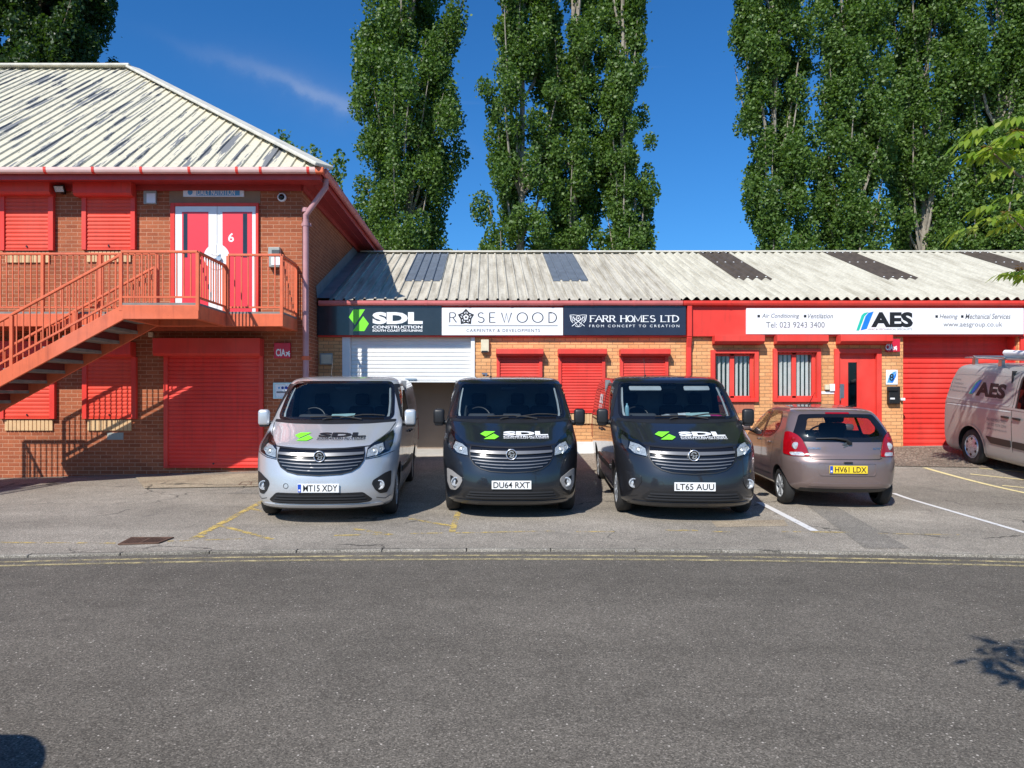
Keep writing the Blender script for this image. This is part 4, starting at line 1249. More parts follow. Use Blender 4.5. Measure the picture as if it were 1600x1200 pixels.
fl.add(fit_text('www.aesgroup.co.uk', *q(1474, 1566, 503, 512.5)))
fl.add(fit_text('HVAC & MECHANICAL SPECIALISTS', *q(1356, 1425, 513, 516)))
fl.build('small_lettering', M['ink_grey'], r)
fl = Flat(y); fl.poly([z4(*p) for p in ((102,238),(150,100),(172,80),(212,72),(176,110),(128,238))][::-1]); fl.build('logo', M['teal'], r)
fl = Flat(y-.001); fl.poly([z4(*p) for p in ((140,236),(186,108),(212,78),(258,66),(240,110),(196,222))][::-1]); fl.build('logo', M['blue'], r)
# Daily Nutrition
r, y = panel_sign('shop_sign', 'pale blue and white Daily Nutrition sign above the upper double door', 'sign', LD-.012, 287, 293, 382, 308, M['sign_white'], .03)
q = BX(y)
fl = Flat(y); A = q(307, 374.5, 295.5, 305.5); fl.poly([(A[0],A[2]),(A[1],A[2]),(A[1],A[3]),(A[0],A[3])]); c = px(297,300,y); fl.poly(arc(c[0],c[1],.05,.06,0,350,12)); fl.build('panel_colour', M['paleblue'], r)
fl = Flat(y-.002); fl.add(fit_text('DAILY NUTRITION', *q(308.5, 367, 296, 305), bold=.02)); fl.build('lettering', M['vinyl_white'], r)
# CIA alarm boxes
def cia(D, x0, y0, x1, y1, label):
    r, y = panel_sign('alarm_box', label, 'alarm box', D, x0, y0, x1, y1, M['sign_red'], .09, group='red CIA alarm boxes', bevel=.008)
    q = BX(y); w = x1-x0; h = y1-y0
    fl = Flat(y); fl.add(fit_text('CIA', *q(x0+w*.04, x0+w*.64, y0+h*.38, y0+h*.86), bold=.03))
    fl.build('lettering', M['vinyl_white'], r); fl = Flat(y)
    A = px(x0+w*.8, y0+h*.7, y); k = w*D/F
    for s_ in (((-.12,-.14),(-.02,.06),(.10,.16)), ((-.02,.06),(.13,-.02)), ((-.13,.10),(.0,.02),(.10,-.16))): fl.add(ribbon([(A[0]+p[0]*k, A[1]+p[1]*k) for p in s_], .022))
    fl.build('logo', M['vinyl_white'], r)
cia(LD, 430, 536, 455, 560, 'crimson CIA alarm box in the shade under the staircase walkway')
cia(RD, 1383, 530, 1403, 550, 'crimson CIA alarm box in the sun, upper right of the red entrance door')
# small white company plate
r, y = panel_sign('wall_sign', 'small white framed wall sign with three blue dots beside the dark red garage shutter', 'sign', LD, 427, 598, 459, 623, M['sign_white'], .02)
mb = MB(); A = px(427, 623, y); B = px(459, 598, y)
for (a, b, c, d) in ((A[0],A[0]+.035,A[1],B[1]),(B[0]-.035,B[0],A[1],B[1]),(A[0]+.035,B[0]-.035,A[1],A[1]+.03),(A[0]+.035,B[0]-.035,B[1]-.03,B[1])): mb.box(a, b, y-.012, y+.001, c, d)
mb.build('frame', M['steel'], r)
fl = Flat(y)
for x, rad in ((441.5,.028),(447,.032)): c = px(x, 606, y); fl.poly(arc(c[0], c[1], rad, rad, 0, 350, 14))
fl.build('dot', M['bluedark'], r)
fl = Flat(y); c = px(436, 606, y); fl.poly(arc(c[0], c[1], .02, .02, 0, 350, 14)); fl.build('dot', M['paleblue'], r)
fl = Flat(y); A = px(432, 614, y); B = px(454, 611.5, y); fl.poly([(A[0],A[1]),(B[0],A[1]),(B[0],B[1]),(A[0],B[1])]); fl.build('text_line', M['ink_grey'], r)
# house numbers
r, y = panel_sign('house_number', 'white square plate with number 8 over pale blue strokes beside the red entrance door', 'sign', RD, 1384, 578, 1402, 601, M['sign_white'], .02)
q = BX(y); fl = Flat(y); T = lambda a, b: px(1384+a, 578+b, y)
fl.poly([T(*p) for p in ((2,20),(6,8),(12,3),(17,2),(13,8),(9,20))][::-1]); fl.build('logo', M['paleblue'], r)
fl = Flat(y-.001); fl.poly([T(*p) for p in ((7,20),(12,10),(17,3),(16,10),(11,20))][::-1]); fl.build('logo', M['blue'], r)
fl = Flat(y-.003); fl.add(fit_text('8', *q(1389.5, 1396.5, 584, 595), bold=.02)); fl.build('digit', M['ink'], r)
A = px(753, 597, RD); B = px(762, 583, RD)
vs, fs = fit_text('7', A[0], B[0], A[1], B[1], bold=.01)
mb = MB(); mb.add([(v[0], RD-.03, v[1]) for v in vs], fs)
nm = mb.build('house_number', simple('slate_blue_numeral', (.10, .15, .24), .4)); tag(nm, 'slate blue metal number 7 on the brick beside the white roller door', 'house number')
sm = nm.modifiers.new('solid', 'SOLIDIFY'); sm.thickness = .02
# boxes, lamps
def small_box(name, label, cat, D, x0, y0, x1, y1, mat, th, extra=None, bev=.01):
    r, y = panel_sign(name, label, cat, D, x0, y0, x1, y1, mat, th, bevel=bev)
    if extra: extra(r, y)
    return r
def ex_alarm(r, y):
    mb = MB(); A = px(752.5, 551, y); B = px(762, 548, y); mb.box(A[0], B[0], y-.01, y+.001, A[1], B[1]); mb.build('sounder', M['black'], r)
small_box('alarm_box', 'cream box on the buff brick between white roller door and first shuttered window', 'alarm box', RD, 751.5, 531, 764, 550, M['cream'], .09, ex_alarm)
def ex_grille(r, y):
    mb = MB(); A = px(502, 568, y); B = px(518, 554, y); mb.box(A[0], B[0], y-.006, y+.001, A[1], B[1]); mb.build('cover', M['cream'], r)
small_box('junction_box', 'grey square box low on the brick strip left of the white roller door', 'box', RD, 500, 552, 520, 570, M['grey_box'], .05, ex_grille)
def ex_white(r, y):
    mb = MB(); A = px(229, 317, y); B = px(243, 302, y); mb.box(A[0], B[0], y-.008, y+.001, A[1], B[1]); mb.build('cover', M['sign_white'], r, bevel=.01)
small_box('wall_light', 'square pale bulkhead light under the eaves, left of the upper double door', 'light', LD, 226, 299, 246, 320, M['grey_box'], .06, ex_white)
def ex_key(r, y):
    mb = MB(); A = px(424, 414, y); B = px(438, 402, y); mb.box(A[0], B[0], y-.008, y+.001, A[1], B[1]); mb.build('keypad', M['sign_white'], r)
    mb = MB()
    for i in range(5): A = px(424.5, 397-i*1.5, y); B = px(437.5, 396.4-i*1.5, y); mb.box(A[0], B[0], y-.004, y+.001, A[1], B[1])
    mb.build('vent', M['black'], r)
small_box('letter_box', 'grey metal post box with slots on the brick, right of the upper double door', 'letter box', LD, 422, 388, 440, 419, M['grey_box'], .14, ex_key, .012)
c = px(441, 309, LD); r = empty('security_camera', (c[0], LD, c[1]), 'round white dome camera with black eye near the top corner of the brick building', 'camera')
mb = MB(); mb.lathe([(0,.085),(.04,.085),(.055,.06)], (c[0], LD-.002, c[1]), 'y', 24, sign=-1); mb.build('housing', M['sign_white'], r, smooth=True)
mb = MB(); mb.lathe([(.04,.058),(.075,.045),(.09,.02),(.092,0)], (c[0], LD-.002, c[1]), 'y', 20, sign=-1); mb.build('lens', M['blackgloss'], r, smooth=True)
c = px(101, 300, LD); r = empty('floodlight', (c[0], LD, c[1]), 'small black floodlight tilted down between the two upper red shutters', 'light')
Mr = Matrix.Rotation(math.radians(28), 3, 'X')
mb = MB(); mb.rbox((c[0], LD-.16, c[1]+.02), (.20, .07, .14), .012, 2, Mr); mb.box(c[0]-.03, c[0]+.03, LD-.10, LD-.002, c[1]-.05, c[1]+.03); mb.build('housing', M['black'], r)
mb = MB(); mb.rbox(Vector((c[0], LD-.16, c[1]+.02))+Mr @ Vector((0,-.036,0)), (.17, .008, .11), .003, 1, Mr); mb.build('lamp_glass', M['foil'], r)
A = px(745, 446, LD); 
c = px(237.5, 523, LD); mb = MB(); mb.rbox((c[0], LD-.04, c[1]), (.10, .075, .10), .015); tag(mb.build('junction_box', M['cream']), 'tiny pale box on the brick under the stair walkway', 'box')
def ex_post(r, y):
    mb = MB(); A = px(1391, 624, y); B = px(1398, 621.5, y); mb.box(A[0], B[0], y-.004, y+.001, A[1], B[1]); mb.build('name_card', M['sign_white'], r)
    mb = MB(); A = px(1385.5, 611, y); B = px(1402.5, 605, y); mb.box(A[0], B[0], y-.03, y+.001, A[1], B[1]); mb.build('flap', M['black'], r, bevel=.012)
small_box('letter_box', 'black wall letter box below the number 8 plate', 'letter box', RD, 1385, 604, 1403, 631, M['black'], .10, ex_post, .015)
r, y = panel_sign('intercom', 'white and grey intercom panel on the brick left of the red entrance door', 'intercom', RD, 1295.5, 600, 1303, 611, M['sign_white'], .05)
mb = MB(); A = px(1287.5, 609, RD); B = px(1294.5, 601, RD); mb.box(A[0], B[0], RD-.07, RD-.002, A[1], B[1]); mb.build('reader', M['cream'], r, bevel=.008)
mb = MB(); A = px(1282, 615.5, RD); B = px(1303, 611.5, RD); mb.box(A[0], B[0], RD-.012, RD-.002, A[1], B[1]); mb.build('name_plate', M['sign_white'], r)
c = px(1410, 624, RD); mb = MB(); mb.rbox((c[0]-.02, RD-.04, c[1]), (.09, .08, .06), .015); tag(mb.build('shutter_lock', M['sign_white']), 'small white lock box at the left edge of the tall red garage shutter', 'lock')
# ------------------------------------------------------------------ vehicles
def pchip(tab):
    x = np.array([p[0] for p in tab], float); y = np.array([p[1] for p in tab], float)
    h = np.diff(x); d = np.diff(y)/h; m = np.zeros(len(x))
    for i in range(1, len(x)-1):
        if d[i-1]*d[i] > 0:
            w1, w2 = 2*h[i]+h[i-1], h[i]+2*h[i-1]; m[i] = (w1+w2)/(w1/d[i-1]+w2/d[i])
    m[0], m[-1] = d[0], d[-1]
    def f(t):
        t = min(max(t, x[0]), x[-1]); i = min(len(x)-2, max(0, int(np.searchsorted(x, t, 'right'))-1))
        s = (t-x[i])/h[i]
        return float(y[i]*(1+2*s)*(1-s)**2 + h[i]*m[i]*s*(1-s)**2 + y[i+1]*s*s*(3-2*s) + h[i]*m[i+1]*s*s*(s-1))
    return f

def inpoly(x, y, poly):
    c = False; n = len(poly); j = n-1
    for i in range(n):
        xi, yi = poly[i]; xj, yj = poly[j]
        if (yi > y) != (yj > y) and x < (xj-xi)*(y-yi)/(yj-yi)+xi: c = not c
        j = i
    return c

def rounded(poly, r=.05, n=5):
    out = []; m = len(poly)
    for i in range(m):
        p, a, b = Vector(poly[i]), Vector(poly[i-1]), Vector(poly[(i+1) % m])
        rr = min(r, (a-p).length*.45, (b-p).length*.45)
        p0 = p+(a-p).normalized()*rr; p1 = p+(b-p).normalized()*rr
        for k in range(n+1):
            t = k/n; q = p0*(1-t)**2+p*2*t*(1-t)+p1*t*t; out.append((q.x, q.y))
    return out

def mirror(poly): return [(-p[0], p[1]) for p in poly][::-1]

def grow(poly, d):
    """offset a polygon outwards"""
    n = len(poly); A = sum(poly[i-1][0]*poly[i][1]-poly[i][0]*poly[i-1][1] for i in range(n)); sg = 1 if A > 0 else -1
    out = []
    for i in range(n):
        p = Vector(poly[i]); d0 = (p-Vector(poly[i-1])); d1 = (Vector(poly[(i+1) % n])-p)
        if d0.length < 1e-6 or d1.length < 1e-6: out.append(tuple(p)); continue
        d0.normalize(); d1.normalize()
        n0 = Vector((d0.y, -d0.x)); n1 = Vector((d1.y, -d1.x)); b = (n0+n1)
        if b.length < 1e-6: b = n0
        b.normalize(); out.append(tuple(p+b*sg*d/max(.5, b.dot(n0))))
    return out

class Shell:
    """vehicle body as a stack of horizontal outlines; local axes: a across, b backwards from the end that faces the camera, z up"""
    def __init__(s, P, W, C, R, CR, p=2.5, q=1.5, pr=4.0, qr=2.2):
        s.P, s.W, s.C, s.R, s.CR = map(pchip, (P, W, C, R, CR)); s.p, s.q, s.pr, s.qr = p, q, pr, qr
        s.z0, s.z1 = P[0][0], P[-1][0]
    def f(s, u, p, q): return 1-(1-min(1, u)**p)**(1/q)
    def front(s, a, z): return s.P(z)+s.C(z)*s.f(abs(a)/s.W(z), s.p, s.q)
    def rear(s, a, z): return s.R(z)-s.CR(z)*s.f(abs(a)/s.W(z), s.pr, s.qr)
    def half(s, b, z):
        W = s.W(z); t = (b-s.P(z))/s.C(z)
        if t < 0: return 0
        if t < 1: return W*(1-(1-t)**s.q)**(1/s.p)
        t = (s.R(z)-b)/s.CR(z)
        if t < 0: return 0
        if t < 1: return W*(1-(1-t)**s.qr)**(1/s.pr)
        return W
    def pt_front(s): return lambda a, z: Vector((a, s.front(a, z), z)), Vector((0,-1,.35))
    def pt_rear(s): return lambda a, z: Vector((a, s.rear(a, z), z)), Vector((0,1,.35))
    def pt_side(s, sg): return lambda b, z: Vector((sg*s.half(b, z), b, z)), Vector((sg,0,.2))
    def mesh(s, nz=88, nf=26, nside=95, nr=14, inset=0.0, zlo=None):
        zz = []
        lo = zlo or s.z0
        for i in range(nz):
            t = i/(nz-1); zz.append(lo+(s.z1-inset-lo)*(t*.75+.25*math.sin(t*math.pi/2)))
        vs = []; half = []
        us = [math.sin(math.pi/2*(i/nf))**.9 for i in range(nf+1)]
        ur = [math.sin(math.pi/2*(i/nr))**.6 for i in range(nr+1)]
        for z in zz:
            W = s.W(z)-inset; ring = []
            for u in us: ring.append((W*u, s.P(z)+inset+s.C(z)*s.f(u, s.p, s.q), z))
            b0 = s.P(z)+inset+s.C(z); b1 = s.R(z)-inset-s.CR(z)
            for i in range(1, nside): ring.append((W, b0+(b1-b0)*i/nside, z))
            for u in reversed(ur): ring.append((W*u, s.R(z)-inset-s.CR(z)*s.f(u, s.pr, s.qr), z))
            left = [(-p[0], p[1], p[2]) for p in ring[1:-1]][::-1]
            vs.append(ring+left)
        n = len(vs[0]); V = [p for r in vs for p in r]; Fc = []
        for i in range(nz-1):
            for k in range(n):
                k2 = (k+1) % n; Fc.append((i*n+k, i*n+k2, (i+1)*n+k2, (i+1)*n+k))
        Fc.append(tuple(range(n-1, -1, -1)))
        # roof cap as strips between left and right
        m = (n-2)//2; o = (nz-1)*n
        R_ = [o+i for i in range(m+2)]; L_ = [o]+[o+n-i for i in range(1, m+1)]+[o+m+1]
        for i in range(m+1):
            f_ = [R_[i], R_[i+1], L_[i+1], L_[i]]
            f_ = [v for j, v in enumerate(f_) if v not in f_[:j]]
            Fc.append(tuple(f_))
        return V, Fc

def drape(poly, surf, off=.004, th=.006, holes=(), res=.035):
    fn, hint = surf
    pts = []; n = len(poly)
    def loop(pl):
        out = []
        for i in range(len(pl)):
            p, q = Vector(pl[i]), Vector(pl[(i+1) % len(pl)])
            k = max(1, int((q-p).length/res))
            for j in range(k): out.append(tuple(p+(q-p)*j/k))
        return out
    loops = [loop(poly)]+[loop(h) for h in holes]
    ed = []
    for lp in loops:
        o = len(pts); pts += lp; ed += [(o+i, o+(i+1) % len(lp)) for i in range(len(lp))]
    xs = [p[0] for p in poly]; ys = [p[1] for p in poly]
    x = min(xs)+res/2
    while x < max(xs):
        y = min(ys)+res/2
        while y < max(ys):
            if inpoly(x, y, poly) and not any(inpoly(x, y, h) for h in holes): pts.append((x, y))
            y += res
        x += res
    r = geometry.delaunay_2d_cdt([Vector(p) for p in pts], ed, [], 0, 1e-5)
    v2, fs = r[0], r[2]
    keep = []
    for f in fs:
        cx = sum(v2[i].x for i in f)/3; cy = sum(v2[i].y for i in f)/3
        if inpoly(cx, cy, poly) and not any(inpoly(cx, cy, h) for h in holes): keep.append(tuple(f))
    e = .004; V = []; B = []
    for p in v2:
        c = fn(p.x, p.y)
        nn = (fn(p.x+e, p.y)-fn(p.x-e, p.y)).cross(fn(p.x, p.y+e)-fn(p.x, p.y-e))
        if nn.length < 1e-12: nn = hint.copy()
        nn.normalize()
        if nn.dot(hint) < 0: nn = -nn
        V.append(c+nn*off); B.append(c+nn*(off-th))
    # skirt round the outer edges
    cnt = {}
    for f in keep:
        for i in range(3):
            a, b = f[i], f[(i+1) % 3]; k = (min(a,b), max(a,b)); cnt[k] = cnt.get(k, 0)+1
    nV = len(V); allv = V+B
    faces = list(keep)
    if th > 0:
        for (a, b), c in cnt.items():
            if c == 1: faces.append((a, b, b+nV, a+nV))
    return allv, faces

def D(poly, surf, name, mat, parent, off=.004, th=.006, holes=(), res=.035, smooth=True, label=None):
    mb = MB(); mb.add(*drape(poly, surf, off, th, holes, res))
    return mb.build(name, mat, parent, smooth=smooth, label=label)

def fit_decal(geo, surf, off, cut=.05):
    """flat 2d mesh wrapped onto a body surface"""
    vs, fs = geo; fn, hint = surf
    bm = bmesh.new(); bv = [bm.verts.new((v[0], v[1], 0)) for v in vs]
    for f in fs:
        try: bm.faces.new([bv[i] for i in f])
        except ValueError: pass
    bmesh.ops.triangulate(bm, faces=bm.faces)
    for _ in range(4):
        le = [e for e in bm.edges if e.calc_length() > cut]
        if not le: break
        bmesh.ops.subdivide_edges(bm, edges=le, cuts=1); bmesh.ops.triangulate(bm, faces=bm.faces)
    bm.verts.index_update(); out = []
    e = .004
    for v in bm.verts:
        x, y = v.co.x, v.co.y; c = fn(x, y)
        nn = (fn(x+e, y)-fn(x-e, y)).cross(fn(x, y+e)-fn(x, y-e)).normalized()
        if nn.dot(hint) < 0: nn = -nn
        out.append(c+nn*off)
    fo = [tuple(v.index for v in f.verts) for f in bm.faces]; bm.free()
    return out, fo

def decal(name, geos, surf, mat, parent, off=.005, cut=.05):
    mb = MB()
    for i, g_ in enumerate(geos): mb.add(*fit_decal(g_, surf, off+.0004*i, cut))
    me = bpy.data.meshes.new(name); me.from_pydata(mb.v, [], mb.f); me.materials.append(mat)
    return link(name, me, parent)

def body_mesh(sh, wheels, wr, windows, aw=.36):
    """closed shell, wheel arches cut out, window openings removed"""
    V, Fc = sh.mesh()
    me = bpy.data.meshes.new('body'); me.from_pydata(V, [], Fc); me.materials.append(M['p_black']); me.materials.append(M['black'])
    bm = bmesh.new(); bm.from_mesh(me); bmesh.ops.recalc_face_normals(bm, faces=bm.faces); bm.to_mesh(me); bm.free()
    o = bpy.data.objects.new('body', me); COL.objects.link(o)
    cm = MB()
    for (b, z) in wheels:
        for sg in (-1, 1):
            W = sh.W(z)
            cm.lathe([(W-aw, 0), (W-aw, wr), (W+.2, wr), (W+.2, 0)], (0, b, z), 'x', 40, sign=sg)
    bmc = bmesh.new(); cme = bpy.data.meshes.new('c'); cme.from_pydata(cm.v, [], cm.f); bmc.from_mesh(cme)
    bmesh.ops.remove_doubles(bmc, verts=bmc.verts, dist=1e-5); bmesh.ops.recalc_face_normals(bmc, faces=bmc.faces); bmc.to_mesh(cme); bmc.free()
    cme.materials.append(M['black'])
    co = bpy.data.objects.new('c', cme); COL.objects.link(co)
    md = o.modifiers.new('b', 'BOOLEAN'); md.object = co; md.operation = 'DIFFERENCE'; md.solver = 'EXACT'; md.material_mode = 'TRANSFER'
    dg = bpy.context.evaluated_depsgraph_get(); dg.update()
    nm = bpy.data.meshes.new_from_object(o.evaluated_get(dg))
    bpy.data.objects.remove(o); bpy.data.objects.remove(co)
    open_faces(nm, windows)
    sharp(nm)
    return nm

def open_faces(nm, windows):
    bm = bmesh.new(); bm.from_mesh(nm); kill = []
    bm.normal_update()
    for f in bm.faces:
        c = f.calc_center_median(); n = f.normal
        for (kind, poly, lim) in windows:
            if kind == 'front' and c.y < lim and n.y < -.2 and inpoly(c.x, c.z, poly): kill.append(f); break
            if kind == 'rear' and c.y > lim and n.y > .2 and inpoly(c.x, c.z, poly): kill.append(f); break
            if kind in ('left', 'right') and (c.x < 0) == (kind == 'left') and abs(c.x) > .4 and inpoly(c.y, c.z, poly): kill.append(f); break
    bmesh.ops.delete(bm, geom=kill, context='FACES'); bm.to_mesh(nm); bm.free()

def sharp(nm):
    bm = bmesh.new(); bm.from_mesh(nm)
    for f in bm.faces: f.smooth = True
    for e in bm.edges:
        if len(e.link_faces) == 2 and (e.link_faces[0].material_index != e.link_faces[1].material_index or e.calc_face_angle(0) > math.radians(50)): e.smooth = False
    bm.to_mesh(nm); bm.free()

def wheel(parent, a, b, z, r, w, sg, rimmat, style='steel', spokes=7):
    mb = MB(); rr = r*.66
    mb.lathe([(-w, rr), (-w*.9, r*.93), (-w*.75, r*.985), (-w*.5, r), (-w*.3, r*1.0), (-w*.12, r*.98), (-.004, r*.91), (.004, r*.80), (0, rr*1.03), (-.02, rr*.98)], (a, b, z), 'x', 48, sign=sg)
    t = mb.build('wheel', M['rubber'], parent, smooth=True)
    mb = MB()
    mb.lathe([(-.012, rr*1.0), (-.006, rr*.95), (-.03, rr*.88)], (a, b, z), 'x', 40, sign=sg)
    if style == 'cover':
        mb.lathe([(-.03, rr*.89), (-.006, rr*.80), (0, rr*.55), (.004, rr*.25), (.006, 0)], (a, b, z), 'x', 40, sign=sg)
    else:
        mb.lathe([(-.02, 0), (-.012, rr*.22), (-.03, rr*.26)], (a, b, z), 'x', 24, sign=sg)
        for i in range(spokes):
            t0 = 2*math.pi*i/spokes
            d = Vector((0, math.cos(t0), math.sin(t0)))
            mb.bar(Vector((a-sg*.022, b, z))+d*rr*.18, Vector((a-sg*.018, b, z))+d*rr*.93, rr*.24, .022, (1,0,0))
    mb.build('rim', rimmat, t, smooth=True)
    mb = MB(); mb.lathe([(-.11, 0), (-.11, rr*.94), (-.032, rr*.94)], (a, b, z), 'x', 28, sign=sg); mb.build('brake_drum', M['black'], t)
    if style == 'cover':
        mb = MB()
        for i in range(6):
            t0 = 2*math.pi*(i+.5)/6; cy, cz = b+rr*.68*math.cos(t0), z+rr*.68*math.sin(t0)
            mb.lathe([(0, 0), (0, rr*.11), (-.01, rr*.12)], (a+sg*.0035, cy, cz), 'x', 12, sign=sg)
        mb.build('rim_hole', M['black'], t)
    return t

def seat(parent, a, b, z, w=.46, face=-1, mat=None):
    mat = mat or M['dark2']
    mb = MB()
    mb.rbox((a, b, z), (w, .5, .16), .05)
    mb.rbox((a, b-face*.27, z+.36), (w*.96, .14, .62), .055, 3, Matrix.Rotation(math.radians(12*-face), 3, 'X'))
    mb.rbox((a, b-face*.36, z+.77), (w*.56, .10, .19), .045, 3)
    return mb.build('seat', mat, parent, smooth=True)

def steering(parent, a, b, z, face=-1):
    mb = MB(); R_ = Matrix.Rotation(math.radians(62*-face), 3, 'X'); pts = []
    n = 28
    for i in range(n+1):
        t = 2*math.pi*i/n; pts.append(Vector((a, b, z))+R_ @ Vector((.185*math.cos(t), .185*math.sin(t), 0)))
    mb.tube(pts, .015, 8, cap=False)
    for t in (0, math.pi, -math.pi/2): mb.tube([Vector((a, b, z)), Vector((a, b, z))+R_ @ Vector((.18*math.cos(t), .18*math.sin(t), 0))], .014, 6)
    mb.rbox((a, b, z), (.13, .10, .05), .02, 2, R_)
    return mb.build('steering_wheel', M['black'], parent, smooth=True)

def plate(parent, text, c, w, h, mat, eu=False, tilt=0, sg=-1):
    """number plate facing -b; c = centre of the face"""
    mb = MB(); mb.box(c[0]-w/2, c[0]+w/2, c[1], c[1]+.012, c[2]-h/2, c[2]+h/2)
    p = mb.build('number_plate', mat, parent, bevel=.003)
    x0 = c[0]-w/2+(.072 if eu else .022)
    vs, fs = fit_text(text, x0, c[0]+w/2-.02, c[2]-h*.36, c[2]+h*.36, bold=.012)
    me = bpy.data.meshes.new('lettering'); me.from_pydata([(v[0], c[1]-.002, v[1]) for v in vs], [], fs); me.materials.append(M['ink']); link('lettering', me, p)
    if eu:
        e = MB(); e.box(c[0]-w/2+.004, c[0]-w/2+.046, c[1]-.002, c[1]+.006, c[2]-h/2+.005, c[2]+h/2-.005); e.build('blue_band', M['eu'], p)
        f = MB(); f.box(c[0]-w/2+.014, c[0]-w/2+.036, c[1]-.0032, c[1]-.0022, c[2]-h/2+.02, c[2]-h/2+.042); f.build('country_mark', M['vinyl_white'], p)
    return p

def emblem(parent, surf, a, z, r):
    fn, hint = surf; c = fn(a, z)+Vector((0, -.045, 0))
    mb = MB(); mb.lathe([(0, r*.80), (-.012, r*.84), (-.016, r*.92), (-.012, r), (.03, r)], c, 'y', 32)
    e = mb.build('emblem', M['emblem'], parent, smooth=True)
    mb = MB(); mb.lathe([(-.004, 0), (-.004, r*.82)], c, 'y', 28); mb.build('disc', M['blackgloss'], e)
    mb = MB()
    for pts in (arc(.0,.28,.40,.30,10,235,8)+arc(.05,-.28,.38,.30,70,-140,8), [(-.62,.05),(-.3,.12),(0,.02),(.35,-.05),(.62,.12)], [(-.35,-.55),(-.1,-.25),(.1,.1)]):
        vs, fs = ribbon([(c.x+p[0]*r*.95, c.z+p[1]*r*.95) for p in pts], r*.22)
        mb.add([(v[0], c.y-.010, v[1]) for v in vs], fs)
    mb.build('mark', M['emblem'], e)
    return e

M['smoky'] = simple('smoky_lamp', (.10,.105,.11), .2, .6)
VAN = Shell(
    P=[(.19,.13),(.24,.06),(.32,.02),(.44,0),(.58,.012),(.72,.045),(.86,.095),(.955,.16),(1.0,.24),(1.06,.40),(1.13,.60),(1.21,.83),(1.27,1.01),(1.31,1.10),(1.4,1.225),(1.6,1.50),(1.78,1.755),(1.84,1.87),(1.88,2.0),(1.91,2.2),(1.935,2.6)],
    W=[(.19,.84),(.24,.885),(.35,.905),(.55,.925),(.8,.95),(1.0,.955),(1.15,.95),(1.3,.935),(1.5,.905),(1.7,.87),(1.8,.84),(1.86,.80),(1.90,.73),(1.92,.65),(1.935,.5)],
    C=[(.19,.56),(.5,.64),(.9,.68),(1.05,.66),(1.2,.52),(1.3,.40),(1.5,.34),(1.8,.30),(1.935,.25)],
    R=[(.19,4.7),(.3,4.92),(.5,4.99),(.9,5.0),(1.3,4.97),(1.7,4.9),(1.85,4.83),(1.9,4.75),(1.935,4.4)],
    CR=[(.19,.12),(1.0,.12),(1.935,.14)], p=3.0, q=1.65)
WS = rounded([(-.80,1.315),(.80,1.315),(.775,1.60),(.735,1.815),(-.735,1.815),(-.775,1.60)], .07)
SIDE_WIN = [(1.42,1.27),(1.58,1.45),(1.93,1.77),(2.60,1.78),(2.60,1.23),(1.9,1.20)]
VAN_WHEELS = [(.93,.335),(4.03,.335)]
VAN_WINDOWS = [('front', grow(WS, .012), 2.3), ('left', grow(rounded(SIDE_WIN, .06), .01), 0), ('right', grow(rounded(SIDE_WIN, .06), .01), 0)]
_vb = {}
def shell_body(key, sh, wheels, wr, wins, parent, mat, inner_lo, inset=.03):
    if key not in _vb:
        _vb[key] = body_mesh(sh, wheels, wr, wins)
        V, Fc = sh.mesh(60, 18, 60, 8, inset, inner_lo)
        im = bpy.data.meshes.new('cabin_lining'); im.from_pydata(V, [], Fc); im.materials.append(M['dark'])
        b_ = bmesh.new(); b_.from_mesh(im); bmesh.ops.recalc_face_normals(b_, faces=b_.faces); b_.to_mesh(im); b_.free()
        open_faces(im, [(k, grow(p, .035), l) for (k, p, l) in wins])
        _vb[key] = (_vb[key], im)
    me = _vb[key][0].copy(); me.materials[0] = mat
    link('body', me, parent)
    link('cabin_lining', _vb[key][1], parent)

def sdl_geos(x0, x1, z0, z1, flip=False):
    """SDL lettering block in a box of surface coordinates"""
    w, h = x1-x0, z1-z0
    gs = [fit_text('SDL', x0, x1, z0+h*.42, z1, bold=.05), fit_text('CONSTRUCTION', x0, x1, z0+h*.17, z0+h*.36, bold=.025), fit_text('SOUTH COAST DRYLINING', x0, x1, z0, z0+h*.12, bold=.02)]
    if flip: gs = [([(-v[0], v[1]) for v in g_[0]], g_[1]) for g_ in gs]
    return gs
def sdl_logo(x0, x1, z0, z1):
    f = lambda pl: [(x0+p[0]*(x1-x0), z0+p[1]*(z1-z0)) for p in pl]
    return [(f([(0,.66),(.23,1),(.80,1),(.30,.30)]), [(0,1,2,3)]), (f([(.72,.70),(1,.33),(.77,0),(.20,0)]), [(0,1,2,3)])]

